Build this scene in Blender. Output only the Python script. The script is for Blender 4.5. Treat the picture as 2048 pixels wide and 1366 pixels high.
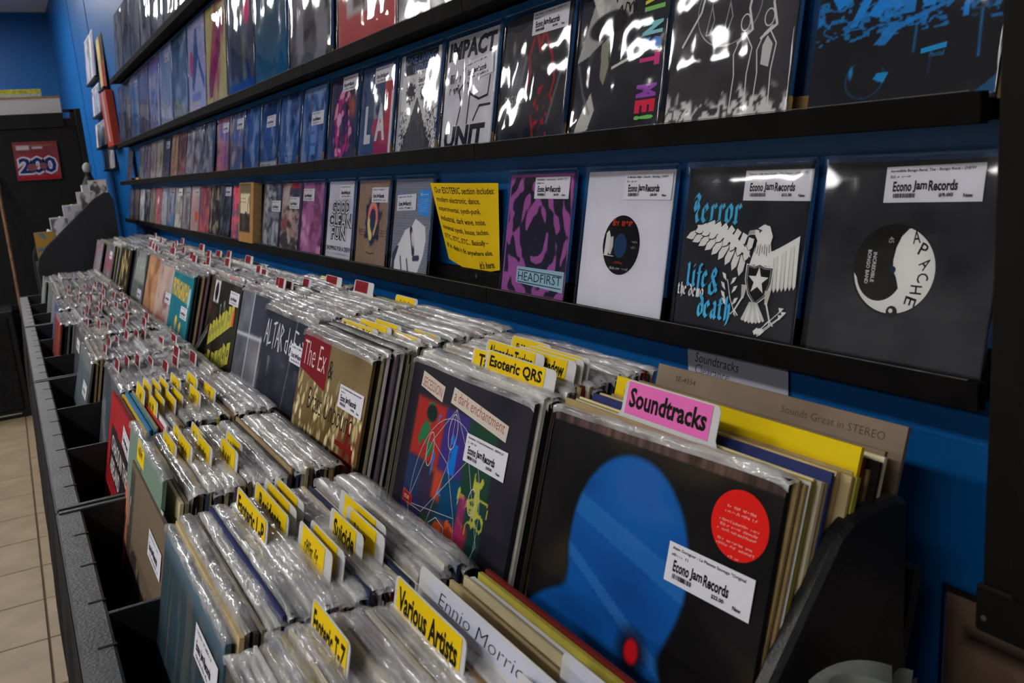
import bpy, bmesh, math, random
import numpy as np
from mathutils import Matrix, Vector

for _o in list(bpy.data.objects):
    bpy.data.objects.remove(_o, do_unlink=True)
SC = bpy.context.scene
COL = SC.collection
RND = random.Random(7)

# ------------------------------------------------------------------ camera
YAW, PITCH, ROLL = 0.50151611, -0.20885954, -0.08006631
_f = Vector((math.sin(YAW) * math.cos(PITCH), math.cos(YAW) * math.cos(PITCH), math.sin(PITCH)))
_r = Vector((math.cos(YAW), -math.sin(YAW), 0))
_u = _r.cross(_f)
_r2 = math.cos(ROLL) * _r + math.sin(ROLL) * _u
_u2 = -math.sin(ROLL) * _r + math.cos(ROLL) * _u
cam_d = bpy.data.cameras.new('camera')
cam_d.sensor_fit = 'HORIZONTAL'
cam_d.sensor_width = 36.0
cam_d.lens = 36.0 * 1772.48 / 2048.0
cam_d.clip_start = 0.02
cam_d.dof.use_dof = True
cam_d.dof.focus_distance = 1.25
cam_d.dof.aperture_fstop = 13.0
cam = bpy.data.objects.new('camera', cam_d)
COL.objects.link(cam)
_m = Matrix((( _r2.x, _u2.x, -_f.x, 0.0), (_r2.y, _u2.y, -_f.y, 0.0), (_r2.z, _u2.z, -_f.z, 1.35), (0, 0, 0, 1)))
cam.matrix_world = _m
SC.camera = cam

# ------------------------------------------------------------------ world, exposure
world = bpy.data.worlds.new('world')
SC.world = world
world.use_nodes = True
_bg = world.node_tree.nodes['Background']
_bg.inputs[0].default_value = (0.55, 0.62, 0.75, 1)
_bg.inputs[1].default_value = 0.05
SC.view_settings.view_transform = 'Standard'
SC.view_settings.look = 'None'
SC.view_settings.gamma = 1.0
SC.view_settings.use_curve_mapping = False
SC.view_settings.exposure = 0.58
LIGHT = 22.0          # radiance of the ceiling lamp diffusers
LAMPS = [(-1.9, 2.0), (-1.9, 4.6), (-1.9, 7.2), (-0.8, 6.8), (-0.35, 8.5), (-4.3, 0.6), (-4.3, 3.2), (-4.3, 5.8), (-1.9, -0.6)]
ALB = 1.55            # printed colours are given as they look in the shop's light; this turns them into paint

# ------------------------------------------------------------------ helpers
def lin(c):
    c = c / 255.0 if c > 1.0 else c
    return c / 12.92 if c <= 0.04045 else ((c + 0.055) / 1.055) ** 2.4

def alb(c, k=None):
    k = ALB if k is None else k
    return tuple(min(0.86, max(0.004, lin(v) * k - 0.010)) for v in c)

def link(o, parent=None):
    COL.objects.link(o)
    if parent is not None:
        o.parent = parent
    return o

def mesh_obj(name, verts, faces, mat, parent=None, smooth=False, mats=None, midx=None):
    me = bpy.data.meshes.new(name)
    me.from_pydata(verts, [], faces)
    for m in (mats or [mat]):
        me.materials.append(m)
    if midx is not None:
        me.polygons.foreach_set('material_index', midx)
    if smooth:
        me.polygons.foreach_set('use_smooth', [True] * len(me.polygons))
    me.update()
    return link(bpy.data.objects.new(name, me), parent)

def use_mesh(name, me, parent=None, color=None):
    o = bpy.data.objects.new(name, me)
    if color is not None:
        o.color = (*color, 1)
    return link(o, parent)

def tag(o, label=None, cat=None, group=None, kind=None):
    if label: o['label'] = label
    if cat: o['category'] = cat
    if group: o['group'] = group
    if kind: o['kind'] = kind
    return o

def empty(name, label=None, cat=None, loc=(0, 0, 0), group=None, kind=None, mw=None):
    o = bpy.data.objects.new(name, None)
    o.empty_display_size = 0.05
    link(o)
    if mw is not None: o.matrix_world = mw
    else: o.location = loc
    return tag(o, label, cat, group, kind)

class MB:
    """collects boxes, prisms and tubes into one mesh"""
    def __init__(s): s.v = []; s.f = []
    def box(s, x0, y0, z0, x1, y1, z1):
        b = len(s.v)
        s.v += [(x0, y0, z0), (x1, y0, z0), (x1, y1, z0), (x0, y1, z0), (x0, y0, z1), (x1, y0, z1), (x1, y1, z1), (x0, y1, z1)]
        s.f += [tuple(b + i for i in q) for q in ((3, 2, 1, 0), (4, 5, 6, 7), (0, 1, 5, 4), (1, 2, 6, 5), (2, 3, 7, 6), (3, 0, 4, 7))]
        return s
    def prism(s, poly, axis, a0, a1):
        """poly: 2D points; axis 'y': poly in (x,z); 'x': poly in (y,z); 'z': poly in (x,y)"""
        n = len(poly); b = len(s.v)
        for a in (a0, a1):
            for p, q in poly:
                s.v.append((p, a, q) if axis == 'y' else (a, p, q) if axis == 'x' else (p, q, a))
        s.f.append(tuple(b + i for i in range(n)))
        s.f.append(tuple(b + n + i for i in reversed(range(n))))
        for i in range(n):
            j = (i + 1) % n
            s.f.append((b + j, b + i, b + n + i, b + n + j))
        return s
    def tube(s, p0, p1, r, n=10, r1=None):
        p0 = Vector(p0); p1 = Vector(p1); d = (p1 - p0).normalized()
        a = d.orthogonal().normalized(); c = d.cross(a); b = len(s.v); r1 = r if r1 is None else r1
        for p, rr in ((p0, r), (p1, r1)):
            for i in range(n):
                t = 2 * math.pi * i / n
                s.v.append(tuple(p + (a * math.cos(t) + c * math.sin(t)) * rr))
        s.f.append(tuple(b + i for i in reversed(range(n)))); s.f.append(tuple(b + n + i for i in range(n)))
        for i in range(n):
            j = (i + 1) % n
            s.f.append((b + i, b + j, b + n + j, b + n + i))
        return s
    def build(s, name, mat, parent=None, bevel=0.0, smooth=False):
        o = mesh_obj(name, s.v, s.f, mat, parent, smooth)
        bm = bmesh.new(); bm.from_mesh(o.data)
        bmesh.ops.recalc_face_normals(bm, faces=bm.faces)
        if bevel:
            bmesh.ops.bevel(bm, geom=bm.edges[:], offset=bevel, segments=1, affect='EDGES', clamp_overlap=True)
        bm.to_mesh(o.data); bm.free()
        return o

# ------------------------------------------------------------------ materials
def nodes(name):
    m = bpy.data.materials.new(name); m.use_nodes = True
    nt = m.node_tree
    return m, nt, nt.nodes['Principled BSDF'], nt.nodes['Material Output']

def mat(name, col, rough=0.6, spec=0.4, vary=0.12, scale=30.0, bump=0.0, bscale=200.0, metal=0.0, coat=0.0):
    m, nt, b, out = nodes(name)
    b.inputs['Roughness'].default_value = rough
    b.inputs['Specular IOR Level'].default_value = spec
    b.inputs['Metallic'].default_value = metal
    b.inputs['Coat Weight'].default_value = coat
    b.inputs['Coat Roughness'].default_value = 0.12
    tc = nt.nodes.new('ShaderNodeTexCoord')
    nz = nt.nodes.new('ShaderNodeTexNoise'); nz.inputs['Scale'].default_value = scale; nz.inputs['Detail'].default_value = 3
    nt.links.new(tc.outputs['Object'], nz.inputs['Vector'])
    rp = nt.nodes.new('ShaderNodeValToRGB')
    lo = tuple(v * (1 - vary) for v in col); hi = tuple(min(1, v * (1 + vary)) for v in col)
    rp.color_ramp.elements[0].position = 0.3; rp.color_ramp.elements[1].position = 0.7
    rp.color_ramp.elements[0].color = (*lo, 1); rp.color_ramp.elements[1].color = (*hi, 1)
    nt.links.new(nz.outputs['Fac'], rp.inputs['Fac'])
    nt.links.new(rp.outputs['Color'], b.inputs['Base Color'])
    if bump:
        n2 = nt.nodes.new('ShaderNodeTexNoise'); n2.inputs['Scale'].default_value = bscale
        nt.links.new(tc.outputs['Object'], n2.inputs['Vector'])
        bp = nt.nodes.new('ShaderNodeBump'); bp.inputs['Strength'].default_value = bump; bp.inputs['Distance'].default_value = 0.002
        nt.links.new(n2.outputs['Fac'], bp.inputs['Height']); nt.links.new(bp.outputs['Normal'], b.inputs['Normal'])
    return m

def mat_print():
    """flat print: the colour comes from the mesh's colour attribute"""
    m, nt, b, out = nodes('printed card')
    at = nt.nodes.new('ShaderNodeAttribute'); at.attribute_name = 'Col'
    tc = nt.nodes.new('ShaderNodeTexCoord')
    nz = nt.nodes.new('ShaderNodeTexNoise'); nz.inputs['Scale'].default_value = 400; nz.inputs['Detail'].default_value = 2
    nt.links.new(tc.outputs['Object'], nz.inputs['Vector'])
    mx = nt.nodes.new('ShaderNodeMix'); mx.data_type = 'RGBA'; mx.blend_type = 'OVERLAY'; mx.inputs['Factor'].default_value = 0.012
    nt.links.new(at.outputs['Color'], mx.inputs[6]); nt.links.new(nz.outputs['Color'], mx.inputs[7])
    nt.links.new(mx.outputs[2], b.inputs['Base Color'])
    b.inputs['Roughness'].default_value = 0.5; b.inputs['Specular IOR Level'].default_value = 0.09
    return m

def mat_objcol(name, rough=0.6, spec=0.3, coat=0.0):
    """card whose colour is the object's own colour, with scuffs"""
    m, nt, b, out = nodes(name)
    oi = nt.nodes.new('ShaderNodeObjectInfo')
    tc = nt.nodes.new('ShaderNodeTexCoord')
    nz = nt.nodes.new('ShaderNodeTexNoise'); nz.inputs['Scale'].default_value = 45; nz.inputs['Detail'].default_value = 4
    nt.links.new(tc.outputs['Object'], nz.inputs['Vector'])
    mx = nt.nodes.new('ShaderNodeMix'); mx.data_type = 'RGBA'; mx.blend_type = 'OVERLAY'; mx.inputs['Factor'].default_value = 0.3
    nt.links.new(oi.outputs['Color'], mx.inputs[6]); nt.links.new(nz.outputs['Fac'], mx.inputs[7])
    nt.links.new(mx.outputs[2], b.inputs['Base Color'])
    b.inputs['Roughness'].default_value = rough; b.inputs['Specular IOR Level'].default_value = spec
    b.inputs['Coat Weight'].default_value = coat
    return m

def mat_clear(name, rough=0.05, gain=1.3, tint=0.97, base=0.02):
    """thin clear polythene: mostly see-through with a mirror-like skin"""
    m = bpy.data.materials.new(name); m.use_nodes = True
    nt = m.node_tree
    for n in list(nt.nodes): nt.nodes.remove(n)
    out = nt.nodes.new('ShaderNodeOutputMaterial')
    tr = nt.nodes.new('ShaderNodeBsdfTransparent'); tr.inputs[0].default_value = (tint, tint, tint, 1)
    gl = nt.nodes.new('ShaderNodeBsdfGlossy'); gl.inputs['Roughness'].default_value = rough
    fr = nt.nodes.new('ShaderNodeFresnel'); fr.inputs['IOR'].default_value = 1.5
    tc = nt.nodes.new('ShaderNodeTexCoord')
    nz = nt.nodes.new('ShaderNodeTexNoise'); nz.inputs['Scale'].default_value = 30; nz.inputs['Detail'].default_value = 1
    nt.links.new(tc.outputs['Object'], nz.inputs['Vector'])
    bp = nt.nodes.new('ShaderNodeBump'); bp.inputs['Strength'].default_value = 0.10; bp.inputs['Distance'].default_value = 0.002
    nt.links.new(nz.outputs['Fac'], bp.inputs['Height'])
    nt.links.new(bp.outputs['Normal'], gl.inputs['Normal'])
    ma = nt.nodes.new('ShaderNodeMath'); ma.operation = 'MULTIPLY_ADD'; ma.use_clamp = True
    ma.inputs[1].default_value = gain; ma.inputs[2].default_value = base
    nt.links.new(fr.outputs[0], ma.inputs[0])
    mx = nt.nodes.new('ShaderNodeMixShader')
    nt.links.new(ma.outputs[0], mx.inputs[0]); nt.links.new(tr.outputs[0], mx.inputs[1]); nt.links.new(gl.outputs[0], mx.inputs[2])
    nt.links.new(mx.outputs[0], out.inputs[0])
    return m

def mat_crinkle():
    """crumpled polythene folded over the record tops: half clear, milky where it doubles, shiny"""
    m, nt, b, out = nodes('crumpled polythene')
    tc = nt.nodes.new('ShaderNodeTexCoord')
    oi = nt.nodes.new('ShaderNodeObjectInfo')
    ad = nt.nodes.new('ShaderNodeVectorMath'); ad.operation = 'ADD'
    nt.links.new(tc.outputs['Object'], ad.inputs[0]); nt.links.new(oi.outputs['Location'], ad.inputs[1])
    mp = nt.nodes.new('ShaderNodeMapping'); mp.inputs['Scale'].default_value = (0.38, 1.0, 1.0)
    nt.links.new(ad.outputs[0], mp.inputs['Vector'])
    nz = nt.nodes.new('ShaderNodeTexNoise'); nz.inputs['Scale'].default_value = 78; nz.inputs['Detail'].default_value = 1.0; nz.inputs['Distortion'].default_value = 2.2
    nt.links.new(mp.outputs[0], nz.inputs['Vector'])
    bp = nt.nodes.new('ShaderNodeBump'); bp.inputs['Strength'].default_value = 0.7; bp.inputs['Distance'].default_value = 0.004
    nt.links.new(nz.outputs['Fac'], bp.inputs['Height']); nt.links.new(bp.outputs['Normal'], b.inputs['Normal'])
    n2 = nt.nodes.new('ShaderNodeTexNoise'); n2.inputs['Scale'].default_value = 38; n2.inputs['Detail'].default_value = 2
    nt.links.new(mp.outputs[0], n2.inputs['Vector'])
    ar = nt.nodes.new('ShaderNodeMapRange'); ar.inputs['From Min'].default_value = 0.35; ar.inputs['From Max'].default_value = 0.68
    ar.inputs['To Min'].default_value = 0.18; ar.inputs['To Max'].default_value = 0.68
    nt.links.new(n2.outputs['Fac'], ar.inputs['Value']); nt.links.new(ar.outputs[0], b.inputs['Alpha'])
    b.inputs['Base Color'].default_value = (0.90, 0.90, 0.92, 1)
    b.inputs['Coat Weight'].default_value = 0.7; b.inputs['Coat Roughness'].default_value = 0.05; b.inputs['Coat IOR'].default_value = 1.6
    b.inputs['Roughness'].default_value = 0.05; b.inputs['IOR'].default_value = 1.7; b.inputs['Specular IOR Level'].default_value = 1.0
    return m

def mat_emit(name, col, s):
    m, nt, b, out = nodes(name)
    b.inputs['Base Color'].default_value = (0.8, 0.8, 0.8, 1)
    b.inputs['Emission Color'].default_value = (*col, 1)
    b.inputs['Emission Strength'].default_value = s
    return m

M_WALL = mat('blue wall paint', (0.001, 0.098, 0.335), 0.42, 0.4, 0.06, 3.0, 0.12, 160)
M_WALL_PLAIN = mat('pale wall paint', (0.55, 0.55, 0.54), 0.7, 0.3, 0.05, 3.0)
M_CEIL = mat('ceiling board', (0.62, 0.62, 0.6), 0.85, 0.2, 0.06, 20.0)
M_TILE = mat('beige floor tile', (0.285, 0.215, 0.140), 0.5, 0.25, 0.2, 7.0, 0.1, 60)
M_GROUT = mat('brown grout', (0.10, 0.075, 0.05), 0.9, 0.2, 0.2, 40.0)
M_LEDGE = mat('black painted timber', (0.0045, 0.004, 0.004), 0.75, 0.07, 0.4, 25.0, 0.2, 120)
M_LEDGE_EDGE = mat('worn black timber edge', (0.10, 0.10, 0.10), 0.6, 0.3, 0.4, 60.0)
M_RAW = mat('raw pine', (0.42, 0.27, 0.11), 0.7, 0.3, 0.35, 60.0)
M_BIN = mat('black record bin board', (0.016, 0.016, 0.018), 0.38, 0.45, 0.35, 18.0, 0.25, 300)
M_RAIL = mat('worn black bin rail', (0.050, 0.052, 0.058), 0.42, 0.45, 0.3, 22.0, 0.3, 260)
M_CLOTH = mat('black skirt cloth', (0.012, 0.012, 0.013), 0.9, 0.15, 0.3, 50.0)
M_CASE = mat('black bookcase board', (0.006, 0.005, 0.0045), 0.6, 0.12, 0.3, 14.0, 0.2, 90)
M_CABINET = mat('black cabinet', (0.008, 0.008, 0.009), 0.6, 0.3, 0.3, 12.0)
M_PANEL = mat('charcoal rack panel', (0.022, 0.024, 0.030), 0.6, 0.3, 0.2, 10.0)
M_WOODLATH = mat('brown lath', (0.16, 0.075, 0.035), 0.6, 0.3, 0.4, 30.0)
M_WHITE = mat('white card', (0.62, 0.62, 0.63), 0.5, 0.4, 0.05, 30.0)
M_PAPERGREY = mat('grey green paper', (0.32, 0.34, 0.31), 0.7, 0.3, 0.15, 60.0)
M_KRAFT = mat('kraft card', (0.36, 0.23, 0.10), 0.75, 0.2, 0.15, 80.0)
M_RED = mat('red box card', (0.42, 0.045, 0.02), 0.5, 0.4, 0.1, 30.0)
M_STEEL = mat('screw steel', (0.5, 0.48, 0.42), 0.35, 0.6, 0.1, 30.0, metal=1.0)
M_PRINT = mat_print()
M_CARD = mat_objcol('sleeve card', 0.6, 0.2, 0.0)
M_CLEAR = mat_clear('clear polythene', 0.055, 1.0, 0.97, 0.0)
M_CRINKLE = mat_crinkle()
M_LAMP = mat_emit('lamp diffuser', (1.0, 0.985, 0.96), LIGHT)
M_LAMPFRAME = mat('white lamp frame', (0.7, 0.7, 0.7), 0.5, 0.4, 0.03, 20.0)

# ------------------------------------------------------------------ print tools (flat artwork on covers, stickers and cards)
_TXT = {}
def text_mesh(s, bold=0.0, shear=0.0):
    k = (s, bold, shear)
    if k not in _TXT:
        cu = bpy.data.curves.new('t', 'FONT'); cu.body = s; cu.resolution_u = 2; cu.offset = bold; cu.shear = shear
        cu.fill_mode = 'FRONT'
        ob = bpy.data.objects.new('t', cu)
        me = bpy.data.meshes.new_from_object(ob)
        v = np.array([(p.co.x, p.co.y) for p in me.vertices]) if len(me.vertices) else np.zeros((0, 2))
        f = [tuple(p.vertices) for p in me.polygons]
        bpy.data.objects.remove(ob); bpy.data.meshes.remove(me); bpy.data.curves.remove(cu)
        if len(v):
            v = (v - v.min(0)) / np.maximum(v.max(0) - v.min(0), 1e-6)
        _TXT[k] = (v, f)
    return _TXT[k]

def vnoise(U, V, sx, sy, seed):
    r = np.random.RandomState(seed)
    nx, ny = int(sx) + 3, int(sy) + 3
    g = r.rand(ny, nx)
    x = np.clip(U * sx, 0, nx - 2.001); y = np.clip(V * sy, 0, ny - 2.001)
    x0 = x.astype(int); y0 = y.astype(int); fx = x - x0; fy = y - y0
    fx = fx * fx * (3 - 2 * fx); fy = fy * fy * (3 - 2 * fy)
    return (g[y0, x0] * (1 - fx) + g[y0, x0 + 1] * fx) * (1 - fy) + (g[y0 + 1, x0] * (1 - fx) + g[y0 + 1, x0 + 1] * fx) * fy

class Art:
    """a painted square: a colour grid plus crisp lettering and shapes lying on it.
    u runs left to right as one reads it, v bottom to top; w, h are metres"""
    def __init__(s, w, h, n, bg):
        s.w, s.h, s.n = w, h, n
        t = (np.arange(n) + 0.0) / (n - 1)
        s.U, s.V = np.meshgrid(t, t)
        s.c = np.ones((n, n, 3)) * np.array(bg, float)
        s.ov = []; s.aa = 0.8 / n; s.layer = 0
    def fbm(s, sx, sy, seed, o=3):
        t = 0; a = 0.5; tot = 0
        for i in range(o):
            t = t + a * vnoise(s.U, s.V, sx * 2 ** i, sy * 2 ** i, seed * 13 + i); tot += a; a *= 0.5
        return t / tot
    def m(s, mask, col, a=1.0):
        k = np.clip(np.asarray(mask, float), 0, 1)[..., None] * a
        s.c = s.c * (1 - k) + np.array(col, float) * k
        return s
    def ss(s, d, soft=None):
        e = soft or s.aa
        return np.clip(0.5 - d / (2 * e), 0, 1)
    def ell(s, cx, cy, rx, ry, col, rot=0, soft=None, a=1.0):
        x, y = s.U - cx, s.V - cy; c, q = math.cos(rot), math.sin(rot)
        X, Y = x * c + y * q, -x * q + y * c
        return s.m(s.ss((np.sqrt((X / rx) ** 2 + (Y / ry) ** 2) - 1) * min(rx, ry), soft), col, a)
    def rect(s, x0, y0, x1, y1, col, a=1.0, soft=None):
        d = np.maximum(np.maximum(x0 - s.U, s.U - x1), np.maximum(y0 - s.V, s.V - y1))
        return s.m(s.ss(d, soft), col, a)
    def polymask(s, pts):
        ins = np.zeros_like(s.U, bool); n = len(pts)
        for i in range(n):
            x0, y0 = pts[i]; x1, y1 = pts[(i + 1) % n]
            if y0 == y1: continue
            c = ((y0 > s.V) != (y1 > s.V)) & (s.U < (x1 - x0) * (s.V - y0) / (y1 - y0) + x0)
            ins ^= c
        return ins
    def pfill(s, pts, col, a=1.0): return s.m(s.polymask(pts), col, a)
    def line(s, pts, w, col, a=1.0):
        d = np.full_like(s.U, 9.0)
        for (x0, y0), (x1, y1) in zip(pts[:-1], pts[1:]):
            dx, dy = x1 - x0, y1 - y0; L = dx * dx + dy * dy + 1e-12
            t = np.clip(((s.U - x0) * dx + (s.V - y0) * dy) / L, 0, 1)
            d = np.minimum(d, np.hypot(s.U - x0 - t * dx, s.V - y0 - t * dy))
        return s.m(s.ss(d - w), col, a)
    # crisp pieces ----------------------------------------------------
    def poly(s, pts, col):
        s.layer += 1
        s.ov.append((np.array(pts, float), [tuple(range(len(pts)))], col, s.layer)); return s
    def disc(s, cx, cy, rx, ry, col, n=40, a0=0.0, a1=2 * math.pi):
        return s.poly([(cx + rx * math.cos(a0 + (a1 - a0) * i / n), cy + ry * math.sin(a0 + (a1 - a0) * i / n)) for i in range(n)], col)
    def strip(s, pts, w, col):
        """a pen line of constant width made of quads"""
        s.layer += 1; V = []; F = []
        for (x0, y0), (x1, y1) in zip(pts[:-1], pts[1:]):
            L = math.hypot(x1 - x0, y1 - y0) or 1e-9
            nx, ny = -(y1 - y0) / L * w, (x1 - x0) / L * w; ex, ey = (x1 - x0) / L * w * .5, (y1 - y0) / L * w * .5
            b = len(V); V += [(x0 + nx - ex, y0 + ny - ey), (x0 - nx - ex, y0 - ny - ey), (x1 - nx + ex, y1 - ny + ey), (x1 + nx + ex, y1 + ny + ey)]
            F.append((b, b + 1, b + 2, b + 3))
        s.ov.append((np.array(V), F, col, s.layer)); return s
    def nib(s, strokes, x, y, w, h, pen, col):
        """broad-nib lettering: strokes in a 0..1 box, pen = nib vector"""
        s.layer += 1; V = []; F = []
        px, py = pen
        for st in strokes:
            q = [(x + a * w, y + b * h) for a, b in st]
            for (x0, y0), (x1, y1) in zip(q[:-1], q[1:]):
                b = len(V)
                V += [(x0 - px, y0 - py), (x1 - px, y1 - py), (x1 + px, y1 + py), (x0 + px, y0 + py)]
                F.append((b, b + 1, b + 2, b + 3))
        s.ov.append((np.array(V), F, col, s.layer)); return s
    def text(s, t, x, y, w, h, col, bold=0.0, shear=0.0, rot=0.0):
        v, f = text_mesh(t, bold, shear)
        if not len(v): return s
        s.layer += 1
        q = v * np.array([w, h])
        if rot:
            c, k = math.cos(rot), math.sin(rot)
            q = np.stack([q[:, 0] * c - q[:, 1] * k, q[:, 0] * k + q[:, 1] * c], 1)
        s.ov.append((q + np.array([x, y]), f, col, s.layer)); return s
    def scrawl(s, x, y, w, h, col, n, seed, rot=0.0):
        """a row of unreadable letter-like marks"""
        r = random.Random(seed); s.layer += 1; V = []; F = []; cx = 0.0
        c, k = math.cos(rot), math.sin(rot)
        for i in range(n):
            cw = w / n
            if r.random() < 0.12: cx += cw; continue
            for j in range(r.choice((1, 2, 2))):
                a = cx + cw * (0.1 + 0.42 * j); b0 = 0 if r.random() < .8 else h * .3; b1 = h * r.choice((.65, .7, 1.0))
                for (p, q, pp, qq) in ((a, b0, a + cw * .26, b1), (a, b1 - h * .2, a + cw * .6, b1)) if r.random() < .6 else ((a, b0, a + cw * .26, b1),):
                    b = len(V); V += [(p, q), (pp, q), (pp, qq), (p, qq)]; F.append((b, b + 1, b + 2, b + 3))
            cx += cw
        V = np.array(V) if V else np.zeros((0, 2))
        if len(V):
            s.ov.append((np.stack([V[:, 0] * c - V[:, 1] * k + x, V[:, 0] * k + V[:, 1] * c + y], 1), F, col, s.layer))
        return s
    def mesh(s, name, warp=None, k=None):
        n = s.n
        X = (s.U - 0.5) * s.w; Y = s.V * s.h
        vs = np.stack([X.ravel(), Y.ravel(), np.zeros(n * n)], 1)
        i = np.arange(n * n).reshape(n, n)
        fs = np.stack([i[:-1, :-1].ravel(), i[:-1, 1:].ravel(), i[1:, 1:].ravel(), i[1:, :-1].ravel()], 1)
        cs = s.c.reshape(-1, 3)
        V = [vs]; F = [tuple(q) for q in fs.tolist()]; Cc = [cs]; b = n * n
        for v, f, col, ly in s.ov:
            p = np.stack([(v[:, 0] - 0.5) * s.w, v[:, 1] * s.h, np.full(len(v), 0.00012 + 0.00003 * ly)], 1)
            V.append(p); Cc.append(np.tile(np.array(col, float), (len(v), 1)))
            F += [tuple(b + q for q in t) for t in f]; b += len(v)
        V = np.concatenate(V); Cc = np.concatenate(Cc)
        Cc = np.where(Cc > 1.0, Cc / 255.0, Cc)
        L = np.where(Cc <= 0.04045, Cc / 12.92, ((Cc + 0.055) / 1.055) ** 2.4)
        L = np.clip(L * (ALB if k is None else k) - 0.010, 0.004, 0.86)
        if warp is not None: V = warp(V)
        me = bpy.data.meshes.new(name); me.from_pydata(V.tolist(), [], F)
        ca = me.color_attributes.new('Col', 'FLOAT_COLOR', 'POINT')
        ca.data.foreach_set('color', np.concatenate([L, np.ones((len(L), 1))], 1).ravel().astype(np.float32))
        me.materials.append(M_PRINT); me.update()
        return me

BK = (26, 27, 30); WH = (196, 196, 204)
# price stickers ----------------------------------------------------
def sticker_mesh(line1, price, seed, detail=True):
    a = Art(0.092, 0.031, 4, (188, 188, 198))
    a.text('Econo', 0.09, 0.30, 0.20, 0.29, (16, 16, 18), 0.035); a.text('Jam', 0.305, 0.27, 0.145, 0.33, (16, 16, 18), 0.035); a.text('Records', 0.465, 0.30, 0.29, 0.29, (16, 16, 18), 0.035)
    if detail:
        a.text(line1, 0.05, 0.82, min(0.86, 0.028 * len(line1)), 0.10, (40, 40, 44), 0.02)
        a.scrawl(0.05, 0.68, 0.22, 0.07, (70, 70, 74), 9, seed)
        r = random.Random(seed); x = 0.10
        while x < 0.34:
            w = r.choice((0.004, 0.008, 0.012)); a.poly([(x, 0.13), (x + w, 0.13), (x + w, 0.25), (x, 0.25)], (24, 24, 26)); x += w + r.choice((0.005, 0.009))
        a.text(price, 0.58, 0.13, 0.14, 0.11, (24, 24, 26), 0.03)
        a.text('New', 0.82, 0.12, 0.09, 0.10, (24, 24, 26), 0.03)
    else:
        a.scrawl(0.06, 0.80, 0.7, 0.10, (70, 70, 74), 22, seed); a.scrawl(0.10, 0.10, 0.75, 0.12, (60, 60, 64), 22, seed + 1)
    me = a.mesh('price_sticker')
    return me
ST_PLAIN = [sticker_mesh('x', '', 40 + i, False) for i in range(3)]

# ------------------------------------------------------------------ record bodies
def box_mesh(name, w, h, t, m, r=0.0):
    v = [(-w/2, 0, -t), (w/2, 0, -t), (w/2, h, -t), (-w/2, h, -t), (-w/2, 0, 0), (w/2, 0, 0), (w/2, h, 0), (-w/2, h, 0)]
    f = [(3, 2, 1, 0), (4, 5, 6, 7), (0, 1, 5, 4), (1, 2, 6, 5), (2, 3, 7, 6), (3, 0, 4, 7)]
    me = bpy.data.meshes.new(name); me.from_pydata(v, [], f); me.materials.append(m); me.update()
    return me

def smooth(me):
    me.polygons.foreach_set('use_smooth', [True] * len(me.polygons)); me.update(); return me

def bag_mesh(name, w, h, n, seed, amp, top=0.008, side=0.004, t=0.003):
    """open-front polythene bag: a rippled front sheet whose rim turns back round the record"""
    r = np.random.RandomState(seed)
    t1 = np.linspace(0, 1, n); U, V = np.meshgrid(t1, t1)
    N = vnoise(U, V, 3, 3, seed) * 1.3 + vnoise(U, V, 7, 3, seed + 1) * 0.7 + vnoise(U, V, 13, 5, seed + 5) * 0.28 + vnoise(U, V, 2.5, 9, seed + 3) * 0.3
    N = N - N.min()
    env = np.clip(np.minimum(np.minimum(U, 1 - U), np.minimum(V, 1 - V)) * 9, 0, 1)
    Z = 0.0012 + amp * N * (0.3 + 0.7 * env)
    X = (U - 0.5) * (w + 2 * side); Y = -0.001 + V * (h + top)
    vs = np.stack([X.ravel(), Y.ravel(), Z.ravel()], 1).tolist()
    i = np.arange(n * n).reshape(n, n)
    fs = np.stack([i[:-1, :-1].ravel(), i[:-1, 1:].ravel(), i[1:, 1:].ravel(), i[1:, :-1].ravel()], 1).tolist()
    loop = list(i[0, :]) + list(i[1:, -1]) + list(i[-1, -2::-1]) + list(i[-2:0:-1, 0])
    b = len(vs)
    for j in loop: vs.append((vs[j][0], vs[j][1], -t - 0.001))
    L = len(loop)
    for k in range(L): fs.append([loop[k], b + k, b + (k + 1) % L, loop[(k + 1) % L]][::-1])
    me = bpy.data.meshes.new(name); me.from_pydata(vs, [], fs); me.materials.append(M_CLEAR)
    return smooth(me)

def flap_mesh(name, w, h, nx, seed, loft=1.0):
    """crumpled bag mouth folded back over the top edge of a record"""
    r = np.random.RandomState(seed)
    prof = [(0.0018, -0.007), (0.0026, -0.003), (0.0022, 0.002), (-0.003, 0.0042), (-0.008, 0.0046), (-0.013, 0.0030), (-0.017, -0.002)]
    U, T = np.meshgrid(np.linspace(0, 1, nx), np.linspace(0, 1, len(prof)))
    N1 = vnoise(U, T, nx * 0.30, 3, seed) - 0.5; N2 = vnoise(U, T, nx * 0.42, 3, seed + 7) - 0.5; N3 = vnoise(U, T, 5, 1, seed + 3) - 0.5
    vs = []
    for a in range(len(prof)):
        for b in range(nx):
            u = U[a, b]; e = min(u, 1 - u)
            drop = -0.004 * max(0, 1 - e / 0.03)
            vs.append(((u - 0.5) * (w + 0.007), h + prof[a][1] * loft + drop + (N1[a, b] * 0.0022 + N3[a, b] * 0.004) * (0.25 if a == 0 else 1), prof[a][0] + N2[a, b] * 0.0018 * (0.2 if a == 0 else 1)))
    fs = []
    for a in range(len(prof) - 1):
        for b in range(nx - 1):
            i = a * nx + b; fs.append((i, i + 1, i + nx + 1, i + nx))
    me = bpy.data.meshes.new(name); me.from_pydata(vs, [], fs); me.materials.append(M_CRINKLE)
    return smooth(me)

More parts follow.
